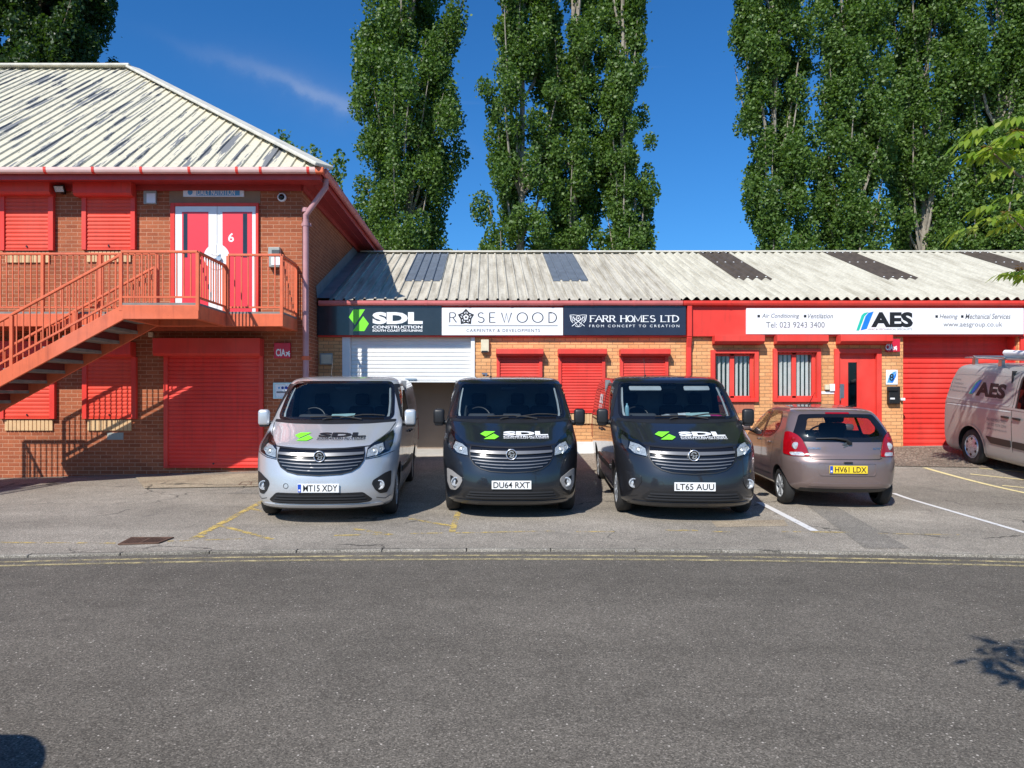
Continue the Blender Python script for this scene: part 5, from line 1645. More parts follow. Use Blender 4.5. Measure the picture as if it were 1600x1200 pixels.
def build_van(label, X, Dn, ang, zn, pitch, paint_, number, eu, fog, decalmat, group, extras=None):
    global LOCAL
    root = empty('van', (X, Dn, zn), label, 'van', group, (pitch, 0, -ang))
    LOCAL = True
    sh = VAN; fr = sh.pt_front(); rt = sh.pt_side(1); lf = sh.pt_side(-1)
    shell_body('van', sh, VAN_WHEELS, .395, VAN_WINDOWS, root, paint_, 1.0)
    # windscreen
    ws = D(WS, fr, 'windscreen', M['glass_van'], root, .004, 0, res=.06)
    D(grow(WS, .028), fr, 'windscreen_surround', M['blackgloss'], ws, .006, .012, [grow(WS, -.012)], .03)
    for sg in (-1, 1):
        p = [(sg*.70,1.33),(sg*.765,1.335),(sg*.775,1.39),(sg*.765,1.57),(sg*.735,1.77),(sg*.715,1.765),(sg*.742,1.56),(sg*.748,1.41),(sg*.735,1.352)]
        D(p if sg > 0 else p, fr, 'pillar_trim', M['trimgrey'], ws, -.03, .01, res=.05)
    # wipers
    def fp(a, z, o=.03): 
        return Vector((a, sh.front(a, z)-o, z+o*.6))
    for (p0, p1, p2) in (((.40,1.285),(.05,1.325),(-.33,1.315)), ((-.14,1.28),(-.02,1.30),(-.02,1.30)), ((.70,1.33),(.40,1.345),(.10,1.305))):
        mb = MB(); mb.tube([fp(*p0), fp((p0[0]+p1[0])/2, (p0[1]+p1[1])/2+.004, .035), fp(*p1), fp((p2[0]+p1[0])/2, (p2[1]+p1[1])/2), fp(*p2)], .011, 6); mb.build('wiper', M['rubber'], root, smooth=True)
    cowl = rounded([(-.86,1.262),(-.5,1.244),(0,1.238),(.5,1.244),(.86,1.262),(.86,1.295),(-.86,1.295)], .02)
    D(cowl, fr, 'scuttle', M['black'], root, .004, .006)
    # bonnet shut line
    bl = [(-.60,.985),(-.3,.965),(0,.958),(.3,.965),(.60,.985)]
    vs, fs = ribbon(bl, .012); decal('bonnet_gap', [(vs, fs)], fr, M['black'], root, .003, .04)
    for sg in (-1, 1):
        vs, fs = ribbon([(sg*.60,.985),(sg*.72,1.065),(sg*.81,1.15),(sg*.86,1.25)], .009); decal('bonnet_gap', [(vs, fs)], fr, M['black'], root, .003, .04)
    for sg in (-1, 1):
        vs, fs = ribbon([(sg*.565,.825),(sg*.72,.845),(sg*.85,.885),(sg*.90,.90)], .009); decal('bumper_gap', [(vs, fs)], fr, M['black'], root, .003, .04)
        vs, fs = ribbon([(sg*.70,.33),(sg*.80,.30),(sg*.86,.33)], .008); decal('bumper_gap', [(vs, fs)], fr, M['black'], root, .003, .04)
    vs, fs = ribbon(arc(-.42,.50,.032,.032,0,340,12), .006, True); decal('tow_cover', [(vs, fs)], fr, M['black'], root, .003, .04)
    # grille
    def gp_(hw, zc, rise, h):
        n = 16; up = []; dn = []
        for i in range(n+1):
            a = -hw+2*hw*i/n; t = (a/hw)**2
            dn.append((a, zc+rise*t-h/2*(1-.35*t))); up.append((a, zc+rise*t+h/2*(1-.35*t)))
        return dn+up[::-1]
    gb = [(-.545,.970),(-.30,.955),(0,.948),(.30,.955),(.545,.970),(.558,.90),(.552,.815),(.50,.735),(.41,.680),(.28,.648),(0,.632),(-.28,.648),(-.41,.680),(-.50,.735),(-.552,.815),(-.558,.90)]
    gr = D(gb, fr, 'grille', M['blackgloss'], root, .006, .012)
    bars = [(.538,.880,.016,.040,.030),(.535,.814,.022,.015,.020),(.515,.770,.026,.014,.020),(.475,.727,.028,.014,.020),(.41,.686,.026,.013,.020)]
    for (hw_, zc, rs, h, o) in bars: D(gp_(hw_, zc, rs, h), fr, 'grille_bar', M['grille'], gr, o, .02, res=.03)
    vs, fs = ribbon([(p[0]*.985, p[1]) for p in gb], .014, True); decal('grille_edge', [(vs, fs)], fr, M['black'], gr, .012, .05)
    emblem(root, fr, 0, .872, .072)
    # lights
    for sg in (-1, 1):
        hp = [(.565,.835),(.58,.955),(.66,1.03),(.77,1.10),(.845,1.155),(.872,1.10),(.872,.99),(.84,.905),(.72,.862)]
        hp = hp if sg > 0 else mirror(hp)
        hl = D(hp, fr, 'headlight', M['blackgloss'], root, .004, .02)
        inn = [(.578,.848),(.590,.940),(.66,.985),(.755,1.01),(.785,.935),(.72,.876)]
        D(inn if sg > 0 else mirror(inn), fr, 'reflector', M['foil'], hl, .0075, .003, res=.02)
        drl = [(.80,.925),(.775,1.03),(.83,1.09),(.855,1.06),(.857,.99),(.835,.92)]
        D(drl if sg > 0 else mirror(drl), fr, 'sidelight', M['smoky'], hl, .0078, .003, res=.02)
        for (ca, cz, r_) in ((.668,.915,.052),(.745,.945,.034)):
            c = fr[0](sg*ca, cz)
            mb = MB(); mb.lathe([(.0, r_), (-.014, r_*.98), (-.004, r_*.6), (-.022, 0)], (c.x, c.y-.004, c.z), 'y', 24); mb.build('lamp', M['foil'], hl, smooth=True)
        D(hp, fr, 'lens', M['lens'], hl, .022, .016)
        # fog lamp pocket
        fpoly = [(.870,.655),(.80,.635),(.665,.555),(.650,.51),(.69,.43),(.745,.375),(.82,.375),(.862,.47)]
        fpoly = rounded(fpoly if sg > 0 else mirror(fpoly), .018)
        if fog != 'round':
            fs_ = D(fpoly, fr, 'fog_surround', M['black'] if fog == 'black' else M['p_vansilver'], root, .008, .015)
            if fog == 'pale':
                q_ = [(p[0]*.93+sg*.76*.07, p[1]*.9+.49*.1) for p in fpoly]
                q_ = [(sg*.765+(p[0]-sg*.765)*.50, .485+(p[1]-.485)*.48) for p in fpoly]; D(q_, fr, 'pocket', M['black'], fs_, .010, .004)
        else:
            dp_ = rounded([(p[0], p[1]) for p in ([(.87,.64),(.66,.60),(.645,.52),(.70,.43),(.77,.39),(.82,.36),(.80,.45)] if sg > 0 else mirror([(.87,.64),(.66,.60),(.645,.52),(.70,.43),(.77,.39),(.82,.36),(.80,.45)]))], .03)
            fs_ = D(dp_, fr, 'fog_surround', paint_, root, .008, .015)
        c = fr[0](sg*.745, .49)
        mb = MB(); mb.lathe([(.03, .062), (-.014, .062), (-.016, .052), (-.004, .046), (.008, .03), (.0, 0)], (c.x, c.y-.012, c.z), 'y', 24); mb.build('fog_lamp', M['foil'], root, smooth=True)
    # lower grille, plate, bumper crease
    lg = rounded([(-.62,.285),(-.5,.275),(.5,.275),(.62,.285),(.66,.315),(.55,.415),(-.55,.415),(-.66,.315)], .03)
    lgo = D(lg, fr, 'lower_grille', M['black'], root, .005, .012)
    for z in (.305,.34,.375): D([(-.60+(z-.3)*.7,z-.008),(.60-(z-.3)*.7,z-.008),(.60-(z-.3)*.7,z+.008),(-.60+(z-.3)*.7,z+.008)], fr, 'grille_bar', M['dark'], lgo, .02, .016)
    D(rounded([(-.78,.225),(.78,.225),(.76,.262),(-.76,.262)], .015), fr, 'bumper_lip', paint_, root, .012, .02)
    D([(-.80,.192),(.80,.192),(.80,.222),(-.80,.222)], fr, 'skirt', M['black'], root, .005, .012)
    plate(root, number, (0, -.022, .478), .52, .111, M['plate_w'], eu)
    # doors, handles, rails and windows on both sides
    for sg, sd in ((1, rt), (-1, lf)):
        sw = rounded(SIDE_WIN, .06)
        w_ = D(sw, sd, 'side_window', M['glass_dark'], root, .003, 0, res=.1)
        D(grow(sw, .03), sd, 'window_seal', M['black'], w_, .006, .01, [grow(sw, -.01)], .04)
        for ln in ([(1.30,1.22),(1.26,.95),(1.33,.45),(1.40,.30)], [(2.66,1.83),(2.68,1.2),(2.66,.35)], [(3.9,1.80),(3.92,1.2),(3.9,.75)], [(1.4,.30),(2.66,.30)]):
            vs, fs = ribbon(ln, .011); decal('door_gap', [(vs, fs)], sd, M['black'], root, .003, .06)
        vs, fs = ribbon([(2.75,1.16),(4.85,1.16)], .028); decal('sliding_rail', [(vs, fs)], sd, M['black'], root, .004, .1)
        for pl in ([(2.80,1.28),(3.84,1.28),(3.82,1.70),(2.82,1.72)], [(3.98,1.28),(4.78,1.28),(4.72,1.68),(3.98,1.70)]):
            vs, fs = ribbon(rounded(pl, .06), .010, True); decal('panel_crease', [(vs, fs)], sd, M['black'], root, .003, .08)
        D(rounded([(1.45,.52),(2.62,.50),(2.62,.60),(1.45,.61)], .03), sd, 'rub_strip', M['black'], root, .015, .02, res=.1)
        D(rounded([(2.70,.50),(3.6,.50),(3.6,.60),(2.70,.60)], .03), sd, 'rub_strip', M['black'], root, .015, .02, res=.1)
        for b_ in (2.45, 2.80):
            c = sd[0](b_, 1.06); mb = MB(); mb.rbox(c+Vector((sg*.022,0,0)), (.03,.20,.035), .012, 2); mb.build('door_handle', M['black'], root, smooth=True)
        # mirror
        c = sd[0](1.42, 1.29)
        mb = MB(); mb.rbox((sg*1.055, 1.40, 1.315), (.165,.12,.235), .045, 4)
        mi = mb.build('mirror', paint_ if fog == 'black' else M['black'], root, smooth=True)
        mb = MB(); mb.tube([(c.x-sg*.03, 1.44, 1.235), (sg*.98, 1.42, 1.225), (sg*1.05, 1.42, 1.23)], [.045,.035,.03], 10); mb.rbox((sg*1.055,1.405,1.205), (.13,.10,.05), .02, 2); mb.build('mirror_arm', M['black'], mi, smooth=True)
        mb = MB(); mb.box(sg*1.055-.068, sg*1.055+.068, 1.461, 1.465, 1.22, 1.41); mb.build('mirror_glass', M['chrome'], mi)
        for (b_, z_) in VAN_WHEELS: wheel(root, sg*.905, b_, z_, .335, .215, sg, M['foil'], 'spoke', 10)
        mb = MB(); n = 24
        tl = rounded([(4.86,.75),(4.96,.75),(4.95,1.25),(4.84,1.25)], .03); D(tl, sd, 'tail_light', M['lamp_red'], root, .006, .02)
    # side lettering
    if decalmat:
        # image-left flank reads towards the nose
        L_ = sdl_geos(-3.62, -2.95, 1.34, 1.62); decal('side_lettering', [([(-v[0], v[1]) for v in g_[0]], g_[1]) for g_ in L_], lf, decalmat, root, .006, .3)
        L_ = sdl_geos(2.95, 3.62, 1.34, 1.62); decal('side_lettering', L_, rt, decalmat, root, .006, .3)
    # bonnet lettering
    dark = decalmat
    decal('bonnet_logo', sdl_logo(-.42, -.16, 1.045, 1.135), fr, M['green'], root, .009, .04)
    decal('bonnet_lettering', sdl_geos(-.10, .52, 1.05, 1.135), fr, decalmat, root, .010, .03)
    # cabin
    mb = MB(); mb.rbox((0, 1.66, 1.14), (1.60,.56,.30), .06, 3); mb.rbox((-.42, 1.80, 1.30), (.42,.20,.09), .035, 3); mb.rbox((.05, 1.72, 1.315), (.28,.16,.06), .02, 2)
    mb.build('dashboard', M['dash'], root, smooth=True)
    for a in (-.48, .17, .58): seat(root, a, 2.42, .78, .44 if a < 0 else .40)
    steering(root, -.47, 1.99, 1.27)
    mb = MB(); mb.box(-.88, .88, 2.86, 2.89, .6, 1.86); mb.build('bulkhead', M['bulk'], root)
    mb = MB(); mb.box(-.85, .85, .7, 4.7, .32, .36); mb.build('underbody', M['black'], root)
    mb = MB(); mb.rbox((0, 1.90, 1.74), (.24,.03,.07), .015, 2); mb.tube([(0,1.90,1.76),(0,1.84,1.80)], .012, 6); mb.build('rear_view_mirror', M['black'], root)
    mb = MB(); mb.tube([(-.28, 2.45, 1.90),(-.28, 2.62, 2.22)], [.006,.003], 6); mb.tube([(-.28,2.42,1.90),(-.28,2.45,1.925)], .02, 8); mb.build('aerial', M['black'], root)
    if extras: extras(root, sh, fr)
    LOCAL = False
    return root

def on_van(root, a, b, z): return root.matrix_local @ Vector((a, b, z)) if False else wmat(root) @ Vector((a, b, z))
def loose_sheet(root, name, label, cat, a, b, z, w, d, mat, rot, group=None, tilt=0):
    """a paper lying on a dashboard: a thing of its own"""
    p = on_van(root, a, b, z); mb = MB()
    Rm = Matrix.Rotation(rot, 3, 'Z') @ Matrix.Rotation(tilt, 3, 'X')
    vs = []
    for i in range(5):
        for j in range(5):
            u, v = i/4-.5, j/4-.5
            q = Rm @ Vector((u*w, v*d, .006*math.sin(3*u)+.004*math.cos(5*v)+.004)); vs.append(q)
    fs = [(i*5+j, (i+1)*5+j, (i+1)*5+j+1, i*5+j+1) for i in range(4) for j in range(4)]
    mb.add(vs, fs); o = mb.build(name, mat); o.location = p
    sm = o.modifiers.new('t', 'SOLIDIFY'); sm.thickness = .002
    return tag(o, label, cat, group)

VG = 'panel vans of the drylining firm parked nose out'
silver = build_van('silver panel van with black bonnet lettering, leftmost of the three vans parked nose out', -2.12, F/123.7, math.radians(-1.7), .045, math.radians(.6), M['p_silver'], 'MT15 XDY', True, 'black', M['ink'], VG)
black = build_van('black panel van with pale fog lamp surrounds, middle of the three parked nose out', .33, F/118.8, math.radians(.5), .04, math.radians(.8), M['p_black'], 'DU64 RXT', False, 'pale', M['vinyl_white'], VG)
def third_extras(root, sh, fr):
    for (x0, x1) in ((-.62, -.14), (.20, .60)):
        p = rounded([(x0,1.735),(x1,1.735),(x1,1.795),(x0,1.795)], .02)
        D(p, fr, 'sun_visor', M['trimgrey'], root, -.04, .012)
charcoal = build_van('charcoal black panel van with pale sun visors and papers on its dashboard, beside the hatchback', 2.673, F/121.7, math.radians(4.0), .045, math.radians(.9), M['p_charcoal'], 'LT65 AUU', False, 'round', M['vinyl_white'], VG, third_extras)
mint = simple('mint_paper', (.50, .72, .66), .7); paper = simple('white_paper', (.75, .76, .74), .7); pink = simple('pink_plastic', (.80, .06, .30), .5)
loose_sheet(silver, 'paper_sheet', 'pale green paper lying on the silver van dashboard', 'paper', .06, 1.50, 1.325, .34, .22, mint, .05, tilt=.32)
loose_sheet(charcoal, 'paper_sheet', 'large mint green paper on the dashboard of the charcoal van', 'paper', .36, 1.50, 1.325, .34, .24, mint, -.12, tilt=.34)
loose_sheet(charcoal, 'paper_sheet', 'small white slip near the steering wheel of the charcoal van', 'paper', -.10, 1.47, 1.318, .12, .12, paper, .4, tilt=.34)
loose_sheet(charcoal, 'paper_sheet', 'thin white slip behind the mint paper in the charcoal van', 'paper', .18, 1.62, 1.34, .18, .08, paper, -.1, tilt=.5)
p = on_van(charcoal, .62, 1.52, 1.298); mb = MB()
mb.rbox((0,0,.035), (.18,.03,.03), .01, 2); mb.rbox((.04,-.02,.005), (.05,.10,.03), .01, 2, Matrix.Rotation(.4, 3, 'Z'))
o = mb.build('phone_holder', pink, smooth=True); o.location = p; tag(o, 'bright pink plastic holder on the dashboard of the charcoal van', 'holder')
p = on_van(charcoal, -.68, 1.52, 1.292); mb = MB(); mb.lathe([(0,0),(0,.033),(.13,.034),(.17,.026),(.19,.013),(.215,.014),(.215,0)], (0,0,0), 'z', 16)
o = mb.build('water_bottle', simple('blue_bottle', (.30,.55,.62), .2), smooth=True); o.location = p; tag(o, 'clear blue water bottle by the windscreen of the charcoal van', 'bottle')

# ------------------------------------------------------------------ hatchback, tail towards the camera
CAR = Shell(
    P=[(.24,.12),(.30,.05),(.38,.01),(.5,0),(.66,.012),(.74,.045),(.78,.075),(.9,.105),(1.05,.15),(1.15,.215),(1.28,.335),(1.35,.41),(1.395,.50),(1.425,.66),(1.45,.95),(1.465,1.3)],
    W=[(.24,.70),(.30,.755),(.45,.785),(.62,.80),(.8,.795),(.93,.782),(1.0,.762),(1.1,.728),(1.2,.69),(1.3,.648),(1.37,.605),(1.41,.555),(1.44,.48),(1.455,.40),(1.465,.28)],
    C=[(.24,.40),(.5,.42),(.72,.40),(.9,.36),(1.1,.30),(1.3,.26),(1.465,.22)],
    R=[(.24,3.30),(.35,3.47),(.5,3.5),(.62,3.46),(.72,3.36),(.80,3.17),(.88,2.86),(.94,2.66),(1.0,2.56),(1.2,2.26),(1.33,2.03),(1.39,1.88),(1.43,1.72),(1.465,1.5)],
    CR=[(.24,.5),(.6,.6),(.8,.6),(.95,.35),(1.2,.3),(1.465,.2)], p=3.0, q=1.7, pr=2.6, qr=1.6)
RW = rounded([(-.605,1.03),(-.35,1.005),(.35,1.005),(.605,1.03),(.585,1.12),(.505,1.315),(.3,1.328),(-.3,1.328),(-.505,1.315),(-.585,1.12)], .04)
FW = rounded([(1.50,.965),(1.50,1.345),(1.78,1.355),(2.0,1.315),(2.44,.975),(2.3,.955)], .04)
BW = rounded([(.80,1.16),(.86,1.285),(.98,1.345),(1.42,1.35),(1.42,.985),(1.12,1.0),(.90,1.06)], .05)
FWS = rounded([(-.60,.97),(.60,.97),(.50,1.34),(-.50,1.34)], .05)
CAR_WINS = [('front', grow(RW, .008), 1.4), ('left', grow(FW, .006), 0), ('left', grow(BW, .006), 0), ('right', grow(FW, .006), 0), ('right', grow(BW, .006), 0), ('rear', FWS, 1.7)]
CAR_WHEELS = [(.60,.275),(2.95,.275)]
def build_car(label, loc, rot, paint_, number, group=None):
    global LOCAL
    root = empty('hatchback_car', loc, label, 'car', group, rot)
    LOCAL = True
    sh = CAR; fr = sh.pt_front(); bk = sh.pt_rear()
    shell_body('car', sh, CAR_WHEELS, .315, CAR_WINS, root, paint_, .82, .025)
    rw = D(RW, fr, 'rear_window', M['glass_car'], root, .003, 0, res=.06)
    so = rounded([(-.70,.985),(-.64,.965),(.64,.965),(.70,.985),(.64,1.12),(.525,1.345),(.3,1.352),(-.3,1.352),(-.525,1.345),(-.64,1.12)], .04)
    D(so, fr, 'window_surround', M['blackgloss'], rw, .005, .01, [rounded([(p[0]*.86, 1.165+(p[1]-1.165)*.86) for p in RW[::1]], .01, 1)], .03)
    D(rounded([(-.17,1.352),(.17,1.352),(.165,1.372),(-.165,1.372)], .006), fr, 'brake_light', M['lamp_red'], root, .010, .02)
    D(rounded([(-.48,1.366),(.48,1.366),(.46,1.392),(-.46,1.392)], .01), fr, 'spoiler', paint_, root, .004, .01)
    for sg in (-1, 1):
        tl = [(.488,.752),(.512,.85),(.562,.995),(.612,1.055),(.69,1.098),(.728,1.09),(.765,.95),(.776,.77),(.70,.750)]
        tl = rounded(tl if sg > 0 else mirror(tl), .03)
        t = D(tl, fr, 'tail_light', M['lamp_red'], root, .014, .03)
        for (ca, cz, r_, m_) in ((.645,.90,.050,'foil'),(.655,.995,.036,'lamp_red')):
            c = fr[0](sg*ca, cz); mb = MB(); mb.lathe([(.02, r_*1.1), (-.006, r_), (-.012, r_*.6), (-.014, 0)], (c.x, c.y-.016, c.z), 'y', 20); mb.build('lamp', M[m_], t, smooth=True)
        rv = rounded([(.545,.755),(.70,.755),(.715,.805),(.565,.815)], .02); D(rv if sg > 0 else mirror(rv), fr, 'reverse_light', M['foil'], t, .018, .01)
    vs, fs = ribbon([(-.50,.735),(-.44,.722),(.44,.722),(.50,.735)], .010); decal('tailgate_gap', [(vs, fs)], fr, M['black'], root, .003, .05)
    for sg in (-1, 1): 
        vs, fs = ribbon([(sg*.485,.745),(sg*.508,.85),(sg*.558,1.0)], .009); decal('tailgate_gap', [(vs, fs)], fr, M['black'], root, .003, .05)
    rec = rounded([(-.375,.505),(.375,.505),(.40,.67),(-.40,.67)], .03)
    ro = D(grow(rec, .012), fr, 'plate_recess', paint_, root, .010, .02, [grow(rec, -.006)])
    D(rec, fr, 'recess_back', paint_, ro, .002, .004)
    mb = MB(); mb.rbox((.0, -.006, .685), (.12,.03,.016), .006, 2); mb.build('tailgate_handle', M['black'], root)
    if number: plate(root, number, (0, -.018, .585), .52, .111, M['plate_y'], True)
    D(rounded([(-.52,.345),(.52,.345),(.46,.385),(-.46,.385)], .015), fr, 'bumper_lip', paint_, root, .016, .02)
    D([(-.62,.245),(.62,.245),(.60,.30),(-.60,.30)], fr, 'skirt', M['black'], root, .004, .01)
    c = fr[0](0, .925)
    mb = MB()
    for pts in ([(.6,.75),(-.7,.15),(.45,-.15)], [(-.45,.15),(.7,-.15),(-.6,-.75)]):
        vs, fs = ribbon([(p[0]*.045, c.z+p[1]*.05) for p in pts], .018); mb.add([(v[0], c.y-.012-.002*v[0], v[1]) for v in vs], fs)
    mb.build('emblem', M['chrome'], root)
    decal('badge', [fit_text('SUZUKI', -.50, -.34, .86, .885, bold=.03)], fr, M['chrome'], root, .006, .05)
    decal('badge', [fit_text('ALTO', .38, .50, .86, .885, bold=.03)], fr, M['chrome'], root, .006, .05)
    f0 = lambda a, z, o: Vector((a, sh.front(a, z)-o, z))
    mb = MB(); mb.tube([f0(.06,.955,.03), f0(.0,1.00,.05), f0(-.14,1.022,.05), f0(-.40,1.012,.035)], [.024,.018,.012,.008], 8); mb.rbox(f0(.06,.95,.015), (.06,.05,.05), .015, 2); mb.build('wiper', M['black'], root, smooth=True)
    mb = MB(); mb.tube([(0, 1.62, 1.46),(0, 1.34, 1.66)], [.006,.003], 6); mb.rbox((0,1.62,1.468), (.05,.09,.02), .009, 2); mb.build('aerial', M['black'], root)
    for sg in (-1, 1):
        sd = sh.pt_side(sg)
        for nm, poly in (('front_side_window', FW), ('rear_side_window', BW)):
            w_ = D(poly, sd, nm, M['glass_car'], root, .002, 0, res=.08)
            D(grow(poly, .028), sd, 'window_seal', M['blackgloss'], w_, .004, .008, [grow(poly, -.008)], .04)
        for ln in ([(1.46,1.37),(1.46,.95),(1.44,.42)], [(.82,1.05),(.86,.80),(.96,.55)], [(2.50,.95),(2.44,.62),(2.50,.38)], [(1.0,.40),(2.5,.37)]):
            vs, fs = ribbon(ln, .009); decal('door_gap', [(vs, fs)], sd, M['black'], root, .003, .06)
        for b_ in (1.02, 1.62):
            c = sd[0](b_, .90); mb = MB(); mb.rbox(c+Vector((sg*.018,0,0)), (.026,.13,.03), .01, 2); mb.build('door_handle', paint_, root, smooth=True)
        vs, fs = ribbon([(1.0,.52),(2.5,.50)], .02); decal('crease', [(vs, fs)], sd, paint_, root, .006, .08)
        c = sd[0](2.20, 1.02); mb = MB(); mb.rbox((c.x+sg*.10, 2.22, 1.05), (.17,.10,.12), .04, 3); mb.tube([(c.x-sg*.02,2.25,1.0),(c.x+sg*.08,2.23,1.02)], .025, 8); mb.build('mirror', paint_, root, smooth=True)
        for (b_, z_) in CAR_WHEELS: wheel(root, sg*.765, b_, z_, .275, .165, sg, M['foil'], 'spoke', 6)
        hl = [(.45,.62),(.72,.62),(.70,.78),(.50,.74)]; D(rounded(hl if sg > 0 else mirror(hl), .03), bk, 'headlight', M['foil'], root, .01, .02)
    D(FWS, bk, 'windscreen', M['glass_car'], root, .003, 0, res=.06)
    D(grow(FWS, .03), bk, 'windscreen_surround', M['blackgloss'], root, .005, .01, [grow(FWS, -.008)], .03)
    for a in (-.34, .34): seat(root, a, 1.75, .50, .44, face=1)
    mb = MB(); mb.rbox((0,.78,.74), (1.16,.14,.48), .05, 3, Matrix.Rotation(math.radians(8), 3, 'X')); mb.build('rear_seat', M['dark2'], root, smooth=True)
    for a in (-.34, .34):
        mb = MB(); mb.rbox((a,.73,1.03), (.24,.08,.13), .035, 3); mb.build('headrest', M['dark2'], root, smooth=True)
    steering(root, .34, 2.12, .92, 1)
    mb = MB(); mb.rbox((0, 2.40, .82), (1.30,.40,.24), .07, 3); mb.build('dashboard', M['dark2'], root, smooth=True)
    mb = MB(); mb.box(-.66,.66,.35,3.0,.26,.30); mb.build('underbody', M['black'], root)
    LOCAL = False
    return root
alto = build_car('mauve brown five-door hatchback parked nose in with a yellow rear number plate', (5.135, F/110.0, .055), (math.radians(1.1), 0, -math.radians(5)), M['p_mauve'], 'HV61 LDX')

# ------------------------------------------------------------------ silver van at the right edge, flank towards the camera
TR = Shell(
    P=[(.19,.13),(.3,.02),(.46,0),(.7,.04),(.9,.10),(1.0,.22),(1.08,.45),(1.16,.72),(1.23,.95),(1.28,1.07),(1.5,1.40),(1.78,1.80),(1.86,1.98),(1.91,2.2),(1.95,2.6)],
    W=[(.19,.85),(.25,.91),(.40,.945),(.7,.975),(1.0,.985),(1.2,.975),(1.28,.955),(1.5,.925),(1.7,.885),(1.8,.855),(1.87,.815),(1.91,.75),(1.935,.66),(1.95,.5)],
    C=[(.19,.7),(.9,.80),(1.1,.7),(1.3,.42),(1.95,.28)],
    R=[(.19,4.80),(.3,4.93),(.5,4.97),(1.1,4.96),(1.5,4.88),(1.75,4.80),(1.87,4.73),(1.92,4.62),(1.95,4.3)],
    CR=[(.19,.20),(1.0,.22),(1.95,.20)], pr=3.0, qr=1.9)
TR_WHEELS = [(.97,.343),(3.90,.343)]
def build_transit():
    global LOCAL
    th = math.radians(2.5); pit = math.atan(.080)
    Dn = 10.42; X = 10.20
    root = empty('van', (X, Dn, .045), 'silver panel van with black rub strip, roof bars and AES lettering at the right edge', 'van', None, (pit, 0, -th))
    LOCAL = True
    sh = TR; fr = sh.pt_front(); paint_ = M['p_vansilver']
    ws = rounded([(-.80,1.29),(.80,1.29),(.74,1.80),(-.74,1.80)], .07)
    sw = rounded([(1.42,1.22),(1.62,1.45),(1.98,1.76),(2.62,1.77),(2.62,1.20)], .06)
    shell_body('tr', sh, TR_WHEELS, .405, [('front', ws, 2.3), ('left', sw, 0), ('right', sw, 0)], root, paint_, 1.0)
    D(ws, fr, 'windscreen', M['glass_van'], root, .004, 0, res=.06); D(grow(ws, .04), fr, 'windscreen_surround', M['blackgloss'], root, .006, .012, [grow(ws, -.012)], .03)
    gb = rounded([(-.5,.62),(.5,.62),(.58,.86),(-.58,.86)], .06); g_ = D(gb, fr, 'grille', M['blackgloss'], root, .006, .012)
    for z in (.67,.74,.81): D([(-.5,z-.012),(.5,z-.012),(.5,z+.012),(-.5,z+.012)], fr, 'grille_bar', M['grille'], g_, .02, .015)
    for sg in (-1, 1):
        hp = [(.60,.84),(.66,.98),(.86,1.12),(.88,.98),(.80,.87)]; hl = D(hp if sg > 0 else mirror(hp), fr, 'headlight', M['foil'], root, .006, .02); D(hp if sg > 0 else mirror(hp), fr, 'lens', M['lens'], hl, .02, .012)
        sd = sh.pt_side(sg)
        w_ = D(sw, sd, 'side_window', M['glass_dark'], root, .003, 0, res=.1); D(grow(sw, .03), sd, 'window_seal', M['black'], w_, .006, .01, [grow(sw, -.01)], .04)
        # pressed panels: raised frames round a recess
        for pl in ([(2.80,1.24),(4.74,1.24),(4.64,1.62),(4.56,1.72),(2.82,1.76)],):
            pl = rounded(pl, .08); vs, fs = ribbon(grow(pl, .012), .022, True); decal('panel_edge', [(vs, fs)], sd, paint_, root, .006, .08)
            vs, fs = ribbon(pl, .006, True); decal('panel_crease', [(vs, fs)], sd, M['trimgrey'], root, .004, .08)
        vs, fs = ribbon([(1.4,1.17),(2.6,1.19),(3.7,1.19),(4.86,1.15)], .035); decal('waist_crease', [(vs, fs)], sd, paint_, root, .008, .08)
        vs, fs = ribbon([(2.75,1.135),(4.80,1.115)], .020); decal('sliding_rail', [(vs, fs)], sd, M['trimgrey'], root, .005, .1)
        for ln in ([(2.70,1.82),(2.72,1.2),(2.68,.42)], [(1.32,1.22),(1.30,.9),(1.40,.40)]):
            vs, fs = ribbon(ln, .011); decal('door_gap', [(vs, fs)], sd, M['black'], root, .003, .06)
        D(rounded([(1.46,.50),(2.66,.50),(2.66,.62),(1.46,.62)], .02), sd, 'rub_strip', M['black'], root, .014, .02, res=.1)
        D(rounded([(2.72,.50),(3.28,.50),(3.42,.62),(2.72,.62)], .02), sd, 'rub_strip', M['black'], root, .014, .02, res=.1)
        # wheel arch lip
        vs, fs = ribbon([(3.90+.425*math.cos(math.radians(t)), .343+.425*math.sin(math.radians(t))) for t in range(-18, 199, 9)], .04); decal('arch_lip', [(vs, fs)], sd, paint_, root, .010, .08)
        for b_ in (2.55, 2.86):
            c = sd[0](b_, 1.03); mb = MB(); mb.rbox(c+Vector((sg*.022,0,0)), (.03,.20,.04), .012, 2); mb.build('door_handle', M['black'], root, smooth=True)
        for (b_, z_) in TR_WHEELS: wheel(root, sg*.94, b_, z_, .343, .215, sg, M['foil'], 'cover')
        mb = MB(); mb.rbox((sg*1.09, 1.45, 1.31), (.18,.12,.26), .05, 4); mb.tube([(sg*.93,1.48,1.24),(sg*1.06,1.46,1.24)], .03, 8); mb.build('mirror', M['black'], root, smooth=True)
        tl = rounded([(4.86,.85),(4.95,.85),(4.90,1.45),(4.82,1.45)], .03); D(tl, sd, 'tail_light', M['lamp_red'], root, .006, .02)
        # roof rail
        mb = MB(); mb.tube([(sg*.70,2.2,2.06),(sg*.70,4.45,2.05),(sg*.70,4.62,2.04)], .020, 8)
        for b_ in (2.5,3.5,4.30): mb.box(sg*.70-.03, sg*.70+.03, b_-.05, b_+.05, 1.90, 2.035)
        mb.build('roof_rail', M['steel'], root)
